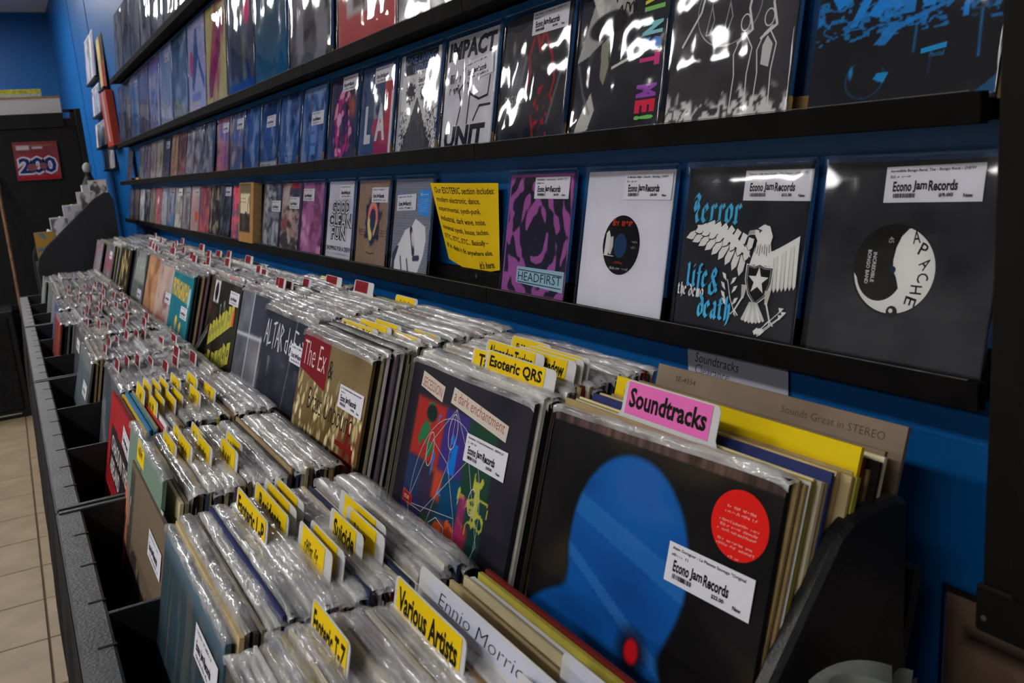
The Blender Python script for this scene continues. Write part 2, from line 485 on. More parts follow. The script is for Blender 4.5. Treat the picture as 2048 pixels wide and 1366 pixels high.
S7, S12 = 0.178, 0.315
BAG7 = [bag_mesh('plastic_sleeve', S7, S7, 40, 11 + i * 5, (0.0005, 0.0009, 0.0015, 0.0022)[i % 4]) for i in range(8)]
BAG12 = [bag_mesh('plastic_sleeve', S12, S12, 46, 71 + i * 5, (0.0014, 0.0022, 0.003, 0.0036)[i % 4], 0.006, 0.005, 0.004) for i in range(6)]
J7 = box_mesh('jacket', S7, S7, 0.003, M_CARD)
J12 = [box_mesh('jacket', S12, S12, t, M_CARD) for t in (0.0026, 0.0034, 0.0044)]
FLAP = [flap_mesh('plastic_sleeve', S12, S12, 44, 200 + i * 9, 0.8 + 0.12 * (i % 4)) for i in range(10)]

def frame(x, y, z, lean, turn=0.0, tilt=0.0):
    """a cover facing the shop (-X), leaning back on its base at (x, y, z)"""
    right = Vector((0, -1, 0)); up = Vector((math.sin(lean), 0, math.cos(lean))); out = right.cross(up)
    m = Matrix(((right.x, up.x, out.x, x), (right.y, up.y, out.y, y), (right.z, up.z, out.z, z), (0, 0, 0, 1)))
    return Matrix.Translation((x, y, z)) @ Matrix.Rotation(turn, 4, 'Z') @ Matrix.Translation((-x, -y, -z)) @ m @ Matrix.Rotation(tilt, 4, 'Z')

def record(name, label, mw, art, size, col, bag=None, sticker=None, cat='record', group=None, jacket=None, flap=None):
    """sticker = (mesh, u, v) with u, v the left bottom corner on the cover"""
    root = empty(name, label, cat, mw=mw, group=group)
    jk = use_mesh('jacket', jacket or (J7 if size < 0.2 else J12[1]), root, alb(col))
    if art is not None:
        a = use_mesh('cover_print', art if isinstance(art, bpy.types.Mesh) else art.mesh('cover_print'), jk)
        a.location = (0, 0, 0.0003)
    if bag is not None: 
        b = use_mesh('plastic_sleeve', bag, root); b.location = (0, 0, 0.002)
    if sticker:
        st = use_mesh('price_sticker', sticker[0], jk)
        k = 1.0 if size < 0.2 else 1.08
        st.scale = (k, k, 1)
        st.location = ((sticker[1] - 0.5) * size + 0.046 * k, sticker[2] * size, 0.0016)
        if len(sticker) > 3: st.rotation_euler = (0, 0, sticker[3])
    if flap is not None: use_mesh('plastic_sleeve', flap, root)
    return root

# ================================================================== the setting
WX = 0.69            # blue wall plane
FARY, CEIL = 10.45, 3.1
def struct(name, mb, m, **k):
    return tag(mb.build(name, m, **k), kind='structure')
struct('wall_right', MB().box(WX, -4.0, 0, WX + 0.12, FARY + 0.1, CEIL), M_WALL)
struct('wall_far', MB().box(-6.0, FARY, 0, WX, FARY + 0.12, CEIL), M_WALL)
struct('wall_left', MB().box(-6.12, -4.0, 0, -6.0, FARY + 0.1, CEIL), M_WALL_PLAIN)
struct('wall_rear', MB().box(-6.0, -4.12, 0, WX + 0.12, -4.0, CEIL), M_WALL_PLAIN)
struct('ceiling', MB().box(-6.12, -4.12, CEIL, WX + 0.12, FARY + 0.12, CEIL + 0.1), M_CEIL)
floor = struct('floor', MB().box(-6.12, -4.12, -0.1, WX + 0.12, FARY + 0.12, -0.004), M_GROUT)
TP = 0.31
tb = MB().box(-0.152, -0.152, -0.010, 0.152, 0.152, 0.0)
tile0 = tb.build('floor_tile', M_TILE, floor, bevel=0.002)
tile_me = tile0.data
first = True
for i in range(-4, 2):
    for j in range(0, 27):
        x = -0.105 + TP * (i + 0.5); y = 2.926 - 5 * TP + TP * (j + 0.5)
        t = tile0 if first else use_mesh('floor_tile', tile_me, floor)
        first = False
        t.location = (x, y, RND.uniform(-0.0006, 0.0006)); t.rotation_euler = (0, 0, RND.choice((0, 1, 2, 3)) * math.pi / 2)
# the rest of the floor, out of the picture
fl = MB()
for i in range(-19, 4):
    for j in range(-18, 31):
        if -4 <= i <= 1 and 0 <= j <= 26: continue
        x = -0.105 + TP * (i + 0.5); y = 2.926 - 5 * TP + TP * (j + 0.5)
        if -5.9 < x < WX - .1 and -3.9 < y < FARY - .1:
            fl.box(x - .152, y - .152, -.01, x + .152, y + .152, 0)
tag(fl.build('floor_tiles_beyond', M_TILE, floor), kind='stuff')

# thin batten seams on the far part of the blue wall
struct('trim_1', MB().box(WX - 0.004, 8.02, 0, WX, 8.04, CEIL), M_WALL)
struct('trim_2', MB().box(WX - 0.004, 6.80, 0, WX, 6.815, CEIL), M_WALL)

# ceiling lamps: what lights the shop
for i, (x, y) in enumerate(LAMPS):
    l = empty('ceiling_lamp', 'fluorescent ceiling strip lamp, %s' % ('nearest of the middle row', 'middle one of the middle row', 'farthest of the middle row', 'nearer of the two by the blue wall', 'farther of the two by the blue wall', 'nearest of the left row', 'middle one of the left row', 'farthest of the left row', 'hindmost, behind the camera')[i], 'lamp', (x, y, CEIL), group='ceiling strip lamps')
    MB().box(-.18, -.63, -.03, -.15, .63, 0).box(.15, -.63, -.03, .18, .63, 0).box(-.15, -.63, -.03, .15, -.60, 0).box(-.15, .60, -.03, .15, .63, 0).build('lamp_frame', M_LAMPFRAME, l)
    MB().box(-.15, -.60, -.02, .15, .60, -.012).build('diffuser', M_LAMP, l)

# ================================================================== wall ledges
LZ = [1.148, 1.368, 1.580, 1.925]
LEND = [(0.405, 5.95), (0.41, 5.90), (0.40, 5.72), (0.40, 5.60)]
LNAME = ['lowest', 'second lowest', 'third', 'top']
for i, (z, (y0, y1)) in enumerate(zip(LZ, LEND)):
    s = empty('wall_ledge', 'long black record ledge on the blue wall, the %s of the four' % LNAME[i], 'shelf', (0, 0, 0), group='record ledges')
    # front board in lengths butted together
    cuts = [y0, 1.22, 2.02, 3.4, 4.6, y1]
    for a, b in zip(cuts[:-1], cuts[1:]):
        MB().box(0.630, a + 0.0006, z - 0.024, 0.640, b - 0.0006, z + RND.uniform(-.0008, .0008)).build('front_board', M_LEDGE, s, bevel=0.0008)
    MB().box(0.640, y0 + .01, z - 0.022, WX, y1 - .005, z - 0.006).build('base_board', M_LEDGE, s)
    MB().box(0.630, y0 + .01, z + .0002, 0.6315, y1 - .005, z + 0.0009).build('worn_edge', M_LEDGE_EDGE, s)
    cl = MB().box(WX - 0.018, 0.36 if i in (1, 2) else y0 - .01, z - 0.022, WX, y1 - .1, z + 0.013)
    cl.build('cleat', M_RAW if i else M_LEDGE, s)
    clo = s.children[-1] if False else [c for c in bpy.data.objects if c.parent == s and c.name.startswith('cleat')][0]
    for yy in (1.33, 3.0, 4.4, 5.3):
        MB().tube((WX - 0.0195, yy, z + .004), (WX - 0.017, yy, z + .004), 0.0035, 8).build('screw', M_STEEL, clo)

# ================================================================== record bins
BX0, RAILZ, U = 0.007, 0.88, 1.0687
PITCH_L, PITCH_U = U / 3, 0.345
LY0, UY0 = 0.365, 0.425
for k in range(-1, 4):
    y0 = LY0 + U * k; y1 = y0 + U
    which = ('beside the camera, nearest', 'nearest but one', 'second from the near end', 'third from the near end', 'farthest, by the slanted rack')[k + 1]
    b = empty('lower_record_bin', 'black three-bay record bin of the lower tier, %s' % which, 'record bin', (0, y0, 0), group='lower record bins')
    e = 0.004
    g = lambda name, mb, m=M_BIN, bev=0.001: mb.build(name, m, b, bevel=bev)
    rail = g('front_rail', MB().box(-0.012, e, RAILZ - .05, 0.024, U - e, RAILZ), M_RAIL, 0.003)
    g('front_panel', MB().box(-0.006, e, 0.56, 0.006, U - e, RAILZ - .045))
    g('bin_floor', MB().box(-0.006, e, 0.64, 0.33, U - e, 0.655))
    g('back_panel', MB().box(0.318, e, .60, 0.331, U - e, .855))
    for q, (a, c) in enumerate(((e, e + .012), (U - e - .012, U - e))):
        g('end_panel', MB().prism([(-0.008, .56), (0.331, .56), (0.331, RAILZ - .02), (0.30, RAILZ + .002), (-0.008, RAILZ + .002)], 'y', a, c), M_BIN, 0.0015)
    for q in (1, 2):
        yy = PITCH_L * q - (.034 if k == 0 and q == 2 else 0)
        g('partition', MB().prism([(0.024, .655), (0.318, .655), (0.318, RAILZ - .02), (0.29, RAILZ - .002), (0.024, RAILZ - .002)], 'y', yy - .0035, yy + .0035), M_BIN, 0.0006)
    # notches cut for the partitions
    for q in range(1, 9):
        MB().box(0.006, U * q / 9 - .002, RAILZ - .002, 0.025, U * q / 9 + .002, RAILZ + .0006).build('slot', M_CASE, rail)
    g('stand', MB().box(0.06, 0.03, 0.0, 0.32, U - .03, 0.60))
    # cloth skirt hung under the rail
    n = 70; vs = []; fs = []
    for a in range(9):
        for c in range(n):
            f = a / 8.0; yy = e + (U - 2 * e) * c / (n - 1)
            w = (math.sin(yy * 23 + k * 2) * .6 + math.sin(yy * 41 + 1 + k)) * 0.009 * f
            vs.append((-0.014 - 0.014 * f + w * 1.4 - .008 * math.sin(f * 3.1), yy, RAILZ - .05 - f * (.42 + .02 * math.sin(yy * 9 + k))))
    for a in range(8):
        for c in range(n - 1):
            i = a * n + c; fs.append((i, i + 1, i + n + 1, i + n))
    mesh_obj('cloth_skirt', vs, fs, M_CLOTH, b, smooth=True)

UB = [(0, 3), (3, 6), (6, 9), (9, 13)]
for q, (k0, k1) in enumerate(UB):
    y0 = UY0 + PITCH_U * k0; y1 = UY0 + PITCH_U * k1
    b = empty('upper_record_bin', 'black record bin of the upper tier, %s' % ('nearest, its dark end panel in view', 'second from the near end', 'third from the near end', 'farthest')[q], 'record bin', (0, y0, 0), group='upper record bins')
    L = y1 - y0
    prof = [(0.335, .745), (0.575, .745), (0.578, 1.060), (0.562, 1.066), (0.514, 1.060), (0.499, 1.050), (0.428, .957), (0.345, .85), (0.335, .84)]
    low = [(0.345, .765), (0.560, .765), (0.575, 1.00), (0.53, 1.00), (0.42, .885), (0.345, .85)]
    ee = 0.001
    MB().prism(prof, 'y', ee, ee + .018).build('end_panel', M_BIN, b, bevel=0.004)
    MB().prism(prof, 'y', L - ee - .015, L - ee).build('end_panel', M_BIN, b, bevel=0.004)
    for j in range(1, k1 - k0):
        MB().prism(low, 'y', PITCH_U * j - .004, PITCH_U * j + .004).build('partition', M_BIN, b, bevel=0.001)
    MB().box(0.335, .015, .766, 0.60, L - .015, .786).build('bin_floor', M_BIN, b)
    MB().box(0.335, .015, .745, 0.345, L - .015, .85).build('front_board', M_BIN, b, bevel=0.002)
    MB().prism([(0.556, .786), (0.566, .786), (0.615, .985), (0.605, .985)], 'y', .015, L - .015).build('back_board', M_BIN, b)
    MB().box(0.36, 0.03, 0, 0.66, L - .03, .745).build('stand', M_BIN, b)

# ================================================================== artwork of the records standing on the ledges
def noisy(a, amp, sx, sy, seed, col=(255, 255, 255)):
    n = a.fbm(sx, sy, seed) - 0.5
    a.c = np.clip(a.c + n[..., None] * amp * np.array(col) / 255.0 * 2, 0, 255); return a

def art_apache():
    a = Art(S7, S7, 60, (38, 40, 46)); noisy(a, 14, 5, 4, 3)
    a.m(np.clip(a.fbm(3, 14, 9) - .58, 0, 1) * 3, (66, 60, 62), .5)
    # a black disc in a black paper sleeve, label half white half black
    a.disc(.47, .47, .235, .225, (20, 20, 22), 48)
    pts = [(.475 + .228 * math.cos(t), .47 + .215 * math.sin(t)) for t in np.linspace(math.radians(72), math.radians(-172), 44)]
    inn = []
    for t in np.linspace(math.radians(-168), math.radians(-32), 16): inn.append((.40 + .17 * math.cos(t), .475 + .165 * math.sin(t)))
    inn = [(.40 + .135 * math.cos(t), .455 + .145 * math.sin(t)) for t in np.linspace(math.radians(-165), math.radians(-30), 16)] + [(.50, .43), (.474, .47), (.470, .52), (.478, .58), (.50, .635), (.535, .672)]
    a.poly(pts + inn, (200, 198, 196))
    for ch, (x, y, r) in zip('APACHE', ((.565, .60, 20), (.595, .555, -12), (.61, .505, -38), (.605, .455, -62), (.585, .405, -80), (.568, .352, -92))):
        a.text(ch, x, y, .042, .062, (24, 24, 26), 0.01, 0, math.radians(r - 10))
    a.text('BONGO BAND', .318, .56, .17, .022, (178, 178, 182), 0.02, 0, -math.pi / 2)
    a.text('INCREDIBLE', .352, .55, .15, .022, (178, 178, 182), 0.02, 0, -math.pi / 2)
    a.text('45', .43, .63, .03, .03, (150, 150, 155), 0.0, 0, -math.pi / 2)
    a.disc(.50, .265, .032, .030, (30, 30, 32), 20); a.disc(.494, .27, .012, .011, (190, 190, 190), 10)
    a.disc(.474, .47, .018, .018, (22, 36, 62), 16)
    return a

# broad-nib letters in a unit box
BL = {
 'T': [[(-.15, .92), (.2, 1.12), (.6, .96), (1.15, 1.14)], [(.62, .96), (.40, .72), (.62, .55), (.32, .30), (.55, .0), (1.0, .12)], [(.12, .86), (-.02, .6), (.2, .45)]],
 'e': [[(.15, .55), (.15, .15), (.5, .0), (.85, .15)], [(.15, .55), (.5, .72), (.8, .5), (.3, .36)]],
 'r': [[(.2, .6), (.35, .7), (.35, .08)], [(.35, .55), (.7, .72), (.9, .58)], [(.15, .1), (.5, .0)]],
 'o': [[(.15, .55), (.15, .15), (.5, .0), (.85, .2), (.85, .55), (.5, .72), (.15, .55)]],
 'l': [[(.3, 1.0), (.45, .92), (.45, .12), (.75, .0)]],
 'i': [[(.25, .62), (.45, .7), (.45, .1), (.75, .0)], [(.45, .88), (.5, .96)]],
 'f': [[(.85, .92), (.55, 1.0), (.42, .8), (.42, -.15)], [(.1, .62), (.85, .62)]],
 'd': [[(.2, .98), (.7, .75), (.85, .45), (.8, .12), (.45, .0), (.15, .15), (.15, .45), (.45, .62), (.8, .5)]],
 'a': [[(.15, .6), (.5, .72), (.75, .58), (.75, .08), (.95, .0)], [(.75, .42), (.3, .36), (.15, .15), (.45, .0), (.75, .15)]],
 't': [[(.42, .9), (.42, .1), (.8, .02)], [(.1, .62), (.85, .68)]],
 'h': [[(.3, 1.0), (.3, .0)], [(.3, .5), (.65, .7), (.85, .55), (.85, .1), (.55, -.2)]],
 'm': [[(.08, .6), (.18, .7), (.18, .0)], [(.18, .55), (.42, .7), (.5, .55), (.5, .0)], [(.5, .55), (.75, .7), (.85, .55), (.85, .0)]],
 '&': [[(.9, .1), (.3, .72), (.45, .98), (.7, .85), (.6, .65), (.15, .35), (.2, .05), (.55, .0), (.85, .4)]],
}
def black(a, s, x, y, w, h, pen, col):
    cw = w / len(s)
    for i, ch in enumerate(s):
        if ch in BL: a.nib(BL[ch], x + i * cw, y, cw * .86, h, pen, col); a.layer -= 1
    a.layer += 1

def art_eagle():
    a = Art(S7, S7, 60, (40, 42, 49)); noisy(a, 10, 4, 4, 5)
    BLUE = (66, 158, 214); W = (206, 206, 200); D = (34, 35, 40)
    black(a, 'Terror', .08, .665, .42, .155, (.011, .010), BLUE)
    # left wing: rows of long feathers
    for row, (n, x0, y0, x1, y1, L, wd) in enumerate(((9, .055, .575, .50, .44, .125, .048), (8, .10, .605, .53, .50, .095, .046), (7, .17, .625, .55, .545, .075, .044))):
        for i in range(n):
            f = i / (n - 1); bx = x0 + .12 + (x1 - x0 - .06) * f; by = y0 + (y1 - y0) * f + .035 + .02 * math.sin(f * 3)
            ang = math.radians(203 + 55 * f); tip = (bx + L * math.cos(ang) * (1.25 - .3 * f), by + L * math.sin(ang))
            nx, ny = -math.sin(ang) * wd * .55, math.cos(ang) * wd * .55
            mid = (bx + (tip[0] - bx) * .7, by + (tip[1] - by) * .7)
            a.poly([(bx + nx * 1.25, by + ny * 1.25), (mid[0] + nx * 1.2, mid[1] + ny * 1.2), (tip[0] + nx * .35, tip[1] + ny * .35), (tip[0] - nx * .2, tip[1] - ny * .2), (mid[0] - nx * 1.2, mid[1] - ny * 1.2), (bx - nx * 1.25, by - ny * 1.25)], D)
            k = .92
            a.poly([(bx + nx * k, by + ny * k), (mid[0] + nx * k, mid[1] + ny * k), tip, (mid[0] - nx * k, mid[1] - ny * k), (bx - nx * k, by - ny * k)], W)
    a.poly([(.13, .645), (.30, .655), (.42, .62), (.52, .56), (.60, .505), (.62, .47), (.54, .50), (.45, .545), (.33, .595), (.15, .615)], W)
    # right wing, seen shorter
    for i in range(8):
        f = i / 7.0; bx = .76 + .20 * f; by = .50 + .085 * f; tx = bx + .012; ty = .27 + .04 * f
        a.poly([(bx - .015, by), (bx + .015, by + .01), (tx + .013, ty + .025), (tx, ty), (tx - .013, ty + .025)], W if i % 2 else (188, 188, 184)); a.layer -= 1
        a.strip([(bx + .015, by), (tx + .014, ty + .02)], .0025, D)
    a.layer += 1
    a.poly([(.72, .50), (.80, .52), (.90, .57), (.975, .61), (.975, .575), (.90, .53), (.80, .475), (.73, .46)], W)
    # body, head, beak
    a.poly([(.635, .63), (.70, .665), (.745, .655), (.775, .60), (.765, .56), (.785, .48), (.79, .43), (.62, .43), (.64, .50), (.66, .57), (.635, .605), (.585, .60), (.575, .585), (.59, .625)], W)
    a.poly([(.575, .588), (.59, .626), (.63, .632), (.637, .61), (.60, .603)], (150, 150, 146))
    a.strip([(.645, .638), (.685, .628)], .004, D); a.disc(.672, .622, .007, .006, D, 10)
    for i in range(7): a.strip([(.655 + .017 * i, .55 - .01 * (i % 2)), (.65 + .019 * i, .505 - .01 * (i % 3))], .0022, D)
    # shield with a star
    sh = [(.60, .435), (.66, .425), (.705, .44), (.75, .425), (.815, .425), (.81, .33), (.775, .25), (.70, .195), (.635, .255), (.60, .34)]
    cxs, cys = .705, .33
    a.poly(sh, W); a.poly([(cxs + (x - cxs) * .93, cys + (y - cys) * .94) for x, y in sh], D); a.poly([(cxs + (x - cxs) * .85, cys + (y - cys) * .88) for x, y in sh], (150, 150, 150)); a.poly([(cxs + (x - cxs) * .81, cys + (y - cys) * .85) for x, y in sh], (22, 22, 26))
    st = [(cxs + (.082 if i % 2 == 0 else .033) * math.cos(math.radians(90 + 36 * i)), cys + .01 + (.082 if i % 2 == 0 else .033) * math.sin(math.radians(90 + 36 * i))) for i in range(10)]
    for i in range(0, 10, 2): a.poly([st[i], st[(i + 1) % 10], (cxs, cys + .01), st[i - 1]], W); a.layer -= 1
    a.layer += 1
    # tail feathers and legs
    for i in range(7):
        t = math.radians(-112 + 9 * i); bx, by = .665 + .008 * i, .215
        tx, ty = bx + .125 * math.cos(t), by + .125 * math.sin(t)
        a.poly([(bx - .008, by), (bx + .008, by), (tx + .013, ty + .01), (tx, ty), (tx - .013, ty + .01)], W if i % 2 else (180, 180, 176)); a.layer -= 1
    a.layer += 1
    for (lx, ly, tx, ty) in ((.60, .27, .545, .155), (.79, .25, .83, .125)):
        a.poly([(lx - .02, ly + .04), (lx + .025, ly + .04), (lx + .008, ly - .04), (lx - .012, ly - .04)], (170, 170, 166)); a.strip([(lx, ly - .03), (tx, ty)], .006, W)
        for d in (-.03, 0, .03): a.strip([(tx, ty), (tx + d, ty - .028)], .004, W)
    # olive branch and arrows
    a.strip([(.56, .12), (.50, .22), (.46, .33)], .003, W)
    for i, (x, y, s) in enumerate(((.455, .34, -1), (.49, .32, 1), (.452, .285, -1), (.505, .27, 1), (.46, .23, -1), (.52, .20, 1), (.475, .19, -1))):
        a.poly([(x, y - .02), (x + .03 * s, y), (x + .045 * s, y + .03), (x + .015 * s, y + .022)], W); a.layer -= 1
    a.layer += 1
    for d in (-.02, 0, .02):
        a.strip([(.76 + d * .4, .045 + d), (.93 - abs(d), .17 + d)], .0025, W); a.poly([(.92 - abs(d), .155 + d), (.95 - abs(d), .185 + d), (.91 - abs(d), .185 + d)], W)
        a.poly([(.75 + d, .03), (.785 + d, .06), (.765 + d, .075), (.735 + d, .05)], W)
    black(a, 'life', .09, .265, .20, .14, (.010, .009), BLUE); black(a, '&', .30, .23, .10, .16, (.010, .009), BLUE)
    black(a, 'the', .02, .205, .09, .075, (.0045, .004), (198, 198, 198)); black(a, 'demo', .13, .20, .14, .075, (.0045, .004), (198, 198, 198))
    black(a, 'death', .23, .085, .29, .14, (.010, .009), BLUE)
    return a

def art_white_single():
    a = Art(S7, S7, 50, (186, 186, 197)); noisy(a, 6, 3, 3, 8)
    a.rect(0, .74, 1, 1, (170, 170, 184), .5, .05)
    a.disc(.48, .48, .215, .21, (27, 27, 30), 48)
    a.disc(.475, .475, .074, .086, (34, 58, 92), 32)
    a.scrawl(.36, .615, .24, .05, (200, 60, 44), 9, 5); a.scrawl(.41, .345, .13, .02, (140, 50, 44), 6, 6)
    a.poly([(.29, .40), (.30, .56), (.33, .58), (.355, .53), (.35, .44), (.33, .40)], (190, 190, 190)); a.poly([(.345, .41), (.35, .53), (.385, .54), (.39, .47), (.37, .41)], (170, 170, 170))
    a.poly([(.27, .40), (.405, .395), (.405, .401), (.27, .406)], (190, 190, 190))
    a.scrawl(.37, .305, .22, .02, (150, 150, 150), 12, 9); a.scrawl(.60, .50, .07, .02, (120, 120, 120), 4, 11); a.scrawl(.60, .46, .07, .02, (120, 120, 120), 4, 12)
    return a

def art_maze():
    a = Art(S7, S7, 150, (142, 80, 140))
    n = np.abs(a.fbm(5, 5, 21, 2) - .5); n2 = a.fbm(9, 8, 44, 2)
    d = np.hypot((a.U - .5) * 1.15, a.V - .52)
    ring = np.sin(d * 38 + 7 * a.fbm(4, 4, 33, 2))
    a.m(np.clip((ring * .6 + (n2 - .5) * 2.6 + .28) * 6, 0, 1), (44, 42, 54))
    a.rect(-.1, -.1, 1.1, .02, (142, 80, 140)); a.rect(-.1, .975, 1.1, 1.1, (142, 80, 140)); a.rect(-.1, 0, .02, 1, (142, 80, 140)); a.rect(.98, 0, 1.1, 1, (142, 80, 140))
    a.poly([(.24, .10), (.97, .07), (.97, .235), (.24, .235)], (138, 168, 186))
    for y in (.105, .205): a.poly([(.26, y), (.95, y - .01), (.95, y - .003), (.26, y + .008)], (40, 44, 52))
    a.text('HEADFIRST', .27, .122, .67, .072, (40, 44, 52), 0.0)
    return a

def art_face_halftone():
    a = Art(S7, S7, 130, (120, 122, 132))
    a.m((np.sin(a.V * 220) > .2), (100, 102, 114), .7)
    hm = a.polymask([(.02, -.02), (.02, .12), (.10, .24), (.22, .32), (.34, .45), (.52, .50), (.60, .58), (.70, .55), (.86, .50), (.90, .36), (.86, .20), (.80, .10), (.72, -.02)])
    a.m(hm, (192, 192, 198)); hm2 = a.polymask([(.02, -.02), (.03, .18), (.13, .27), (.20, .28), (.10, .10), (.11, -.02)])
    a.m(hm2, (56, 58, 70)); a.line([(.50, .46), (.56, .33), (.60, .22)], .035, (44, 46, 56)); a.line([(.62, .16), (.74, .17)], .03, (56, 58, 68)); a.line([(.26, .16), (.32, .0)], .014, (60, 62, 72)); a.line([(.44, .14), (.50, .0)], .014, (60, 62, 72))
    a.ell(.56, .36, .03, .09, (180, 180, 188), .4)
    a.poly([(.64, .63), (.93, .60), (.93, .88), (.64, .88)], (60, 130, 206))
    a.text('', 0, 0, 0, 0, WH); a.scrawl(.68, .82, .2, .03, (180, 210, 240), 8, 3)
    for i in range(7): a.scrawl(.67, .78 - i * .02, .22, .010, (140, 184, 230), 14, i)
    a.scrawl(.06, .84, .26, .03, (100, 140, 200), 10, 31)
    return a

def art_ring_kraft():
    a = Art(S7, S7, 110, (134, 112, 96)); noisy(a, 8, 9, 9, 4)
    n = a.fbm(14, 12, 6, 2)
    d = np.hypot((a.U - .5) * .95, (a.V - .55) * .8)
    a.m(np.clip((.255 + (n - .5) * .16 - d) * 26, 0, 1), (46, 48, 74))
    a.m(np.clip((np.abs(n - .5) < .02) * (d < .26), 0, 1), (90, 96, 130), .7)
    for i, c in enumerate(((200, 78, 110), (206, 110, 84), (206, 160, 96), (170, 100, 130))):
        a.m(a.ss(np.abs(np.hypot((a.U - .50) * 1.0, (a.V - .545) * .78) - (.105 + .018 * i)) - .012) * (a.V > .46 + .05 * np.sin(a.U * 30)), c)
    a.line([(.39, .50), (.42, .40), (.46, .34)], .05, (196, 186, 120)); a.line([(.62, .5), (.56, .38)], .03, (200, 150, 110))
    a.ell(.505, .52, .085, .12, (44, 60, 84))
    for y in (.415, .35): a.poly([(.05, y), (.33, y - .004), (.33, y + .002), (.05, y + .006)], (60, 50, 46)); a.poly([(.66, y), (.95, y), (.95, y + .006), (.66, y + .006)], (60, 50, 46))
    a.scrawl(.07, .375, .24, .03, (60, 50, 46), 9, 3); a.scrawl(.70, .375, .2, .03, (60, 50, 46), 7, 4)
    a.strip([(.36 + .03 * i, .155 - .018 * math.sin(i / 9 * math.pi)) for i in range(10)], .007, (80, 62, 54))
    return a

def art_bubble():
    a = Art(S7, S7, 60, (182, 183, 196)); a.rect(0, .6, 1, 1, (150, 150, 168), .5, .25)
    for w, (t, x, y, ww, h) in enumerate((('GOOD', .16, .585, .68, .17), ('CLEAN', .06, .415, .88, .17), ('FUN', .18, .25, .58, .165))):
        a.text(t, x - .012, y - .012, ww + .024, h + .02, (44, 46, 60), .10); a.text(t, x, y, ww, h, (190, 192, 206), .0)
    a.text('SHOPPING FOR A CREW', .04, .105, .92, .06, (40, 42, 50), .03); a.scrawl(.06, .055, .85, .025, (140, 140, 150), 26, 3)
    return a

def art_splash(seed, bg, cols, scale=4, size=S7, n=44):
    a = Art(size, size, n, bg); noisy(a, 12, 6, 6, seed)
    for i, c in enumerate(cols):
        q = a.fbm(scale, scale * (1 if i % 2 else 2), seed * 3 + i, 3); a.m(np.clip((q - .52) * 9, 0, 1), c, .9)
    return a

def art_band_photo():
    a = Art(S7, S7, 150, (24, 26, 34)); B = (0, 122, 196)
    V_ = a.V; a.V = a.V / .60
    a.pfill([(.05, 1.01), (.12, .83), (.20, .88), (.27, 1.01)], B); a.pfill([(.20, .66), (.30, 1.0), (.36, 1.0), (.30, .80), (.24, .66)], B)
    a.pfill([(.30, .74), (.42, .98), (.50, 1.0), (.50, .76), (.38, .70)], B); a.pfill([(.44, .70), (.56, .70), (.56, 1.01), (.50, 1.01), (.50, .74)], B, .9)
    a.pfill([(.60, .72), (.66, .72), (.66, 1.01), (.58, 1.01)], (16, 132, 200)); a.pfill([(.70, .92), (.92, .86), (1.0, .92), (.94, 1.01), (.72, 1.01)], B)
    a.pfill([(.36, .50), (.44, .66), (.50, .64), (.62, .70), (.82, .76), (.62, .66), (.48, .58), (.42, .48)], (12, 110, 176))
    a.ell(.42, .72, .04, .04, (24, 26, 34))
    a.m((np.abs(a.fbm(9, 9, 4, 3) - .5) < .035) * (a.V > .6), (10, 110, 176), .9); a.m((a.fbm(26, 20, 7, 2) > .64) * (a.V > .55), (10, 120, 190), .8)
    br = ((np.abs((a.V * 22) % 1 - .5) > .42) | (np.abs((a.U * 14 + (np.floor(a.V * 22) % 2) * .5) % 1 - .5) > .44)) * (a.U > .84) * (a.V > .45) * (a.fbm(6, 6, 8, 2) > .45)
    a.m(br, (6, 78, 124), .8)
    t = np.linspace(2.2, 6.8, 30); a.line([(.33 + .11 * math.cos(q), .24 + .15 * math.sin(q)) for q in t], .004, (16, 92, 146), .8); a.ell(.245, .30, .012, .05, (10, 120, 186)); a.pfill([(.38, .23), (.44, .19), (.46, .27), (.40, .28)], (20, 130, 190))
    a.line([(.58, .40), (.58, .62)], .005, (10, 110, 170)); a.line([(.90, .30), (.89, .62)], .005, (10, 110, 170)); a.pfill([(.80, .60), (.83, .60), (.825, .72), (.80, .70)], B)
    a.line([(.67, .22), (.67, .38)], .003, (10, 90, 140), .7)
    a.poly([(.62, .225), (.745, .238), (.745, .262), (.62, .247)], (20, 136, 206)); a.text('Marshall', .665, .205, .075, .022, (20, 120, 180), 0, .3)
    a.pfill([(.84, -.01), (1.01, .04), (1.01, .18), (.93, .08)], (14, 84, 126), .9); a.rect(-.01, -.01, 1, .02, (60, 50, 56), .6)
    a.V = V_; a.m((a.V > .60) * (a.fbm(5, 5, 3, 3) > .5), (10, 110, 180), .9)
    return a

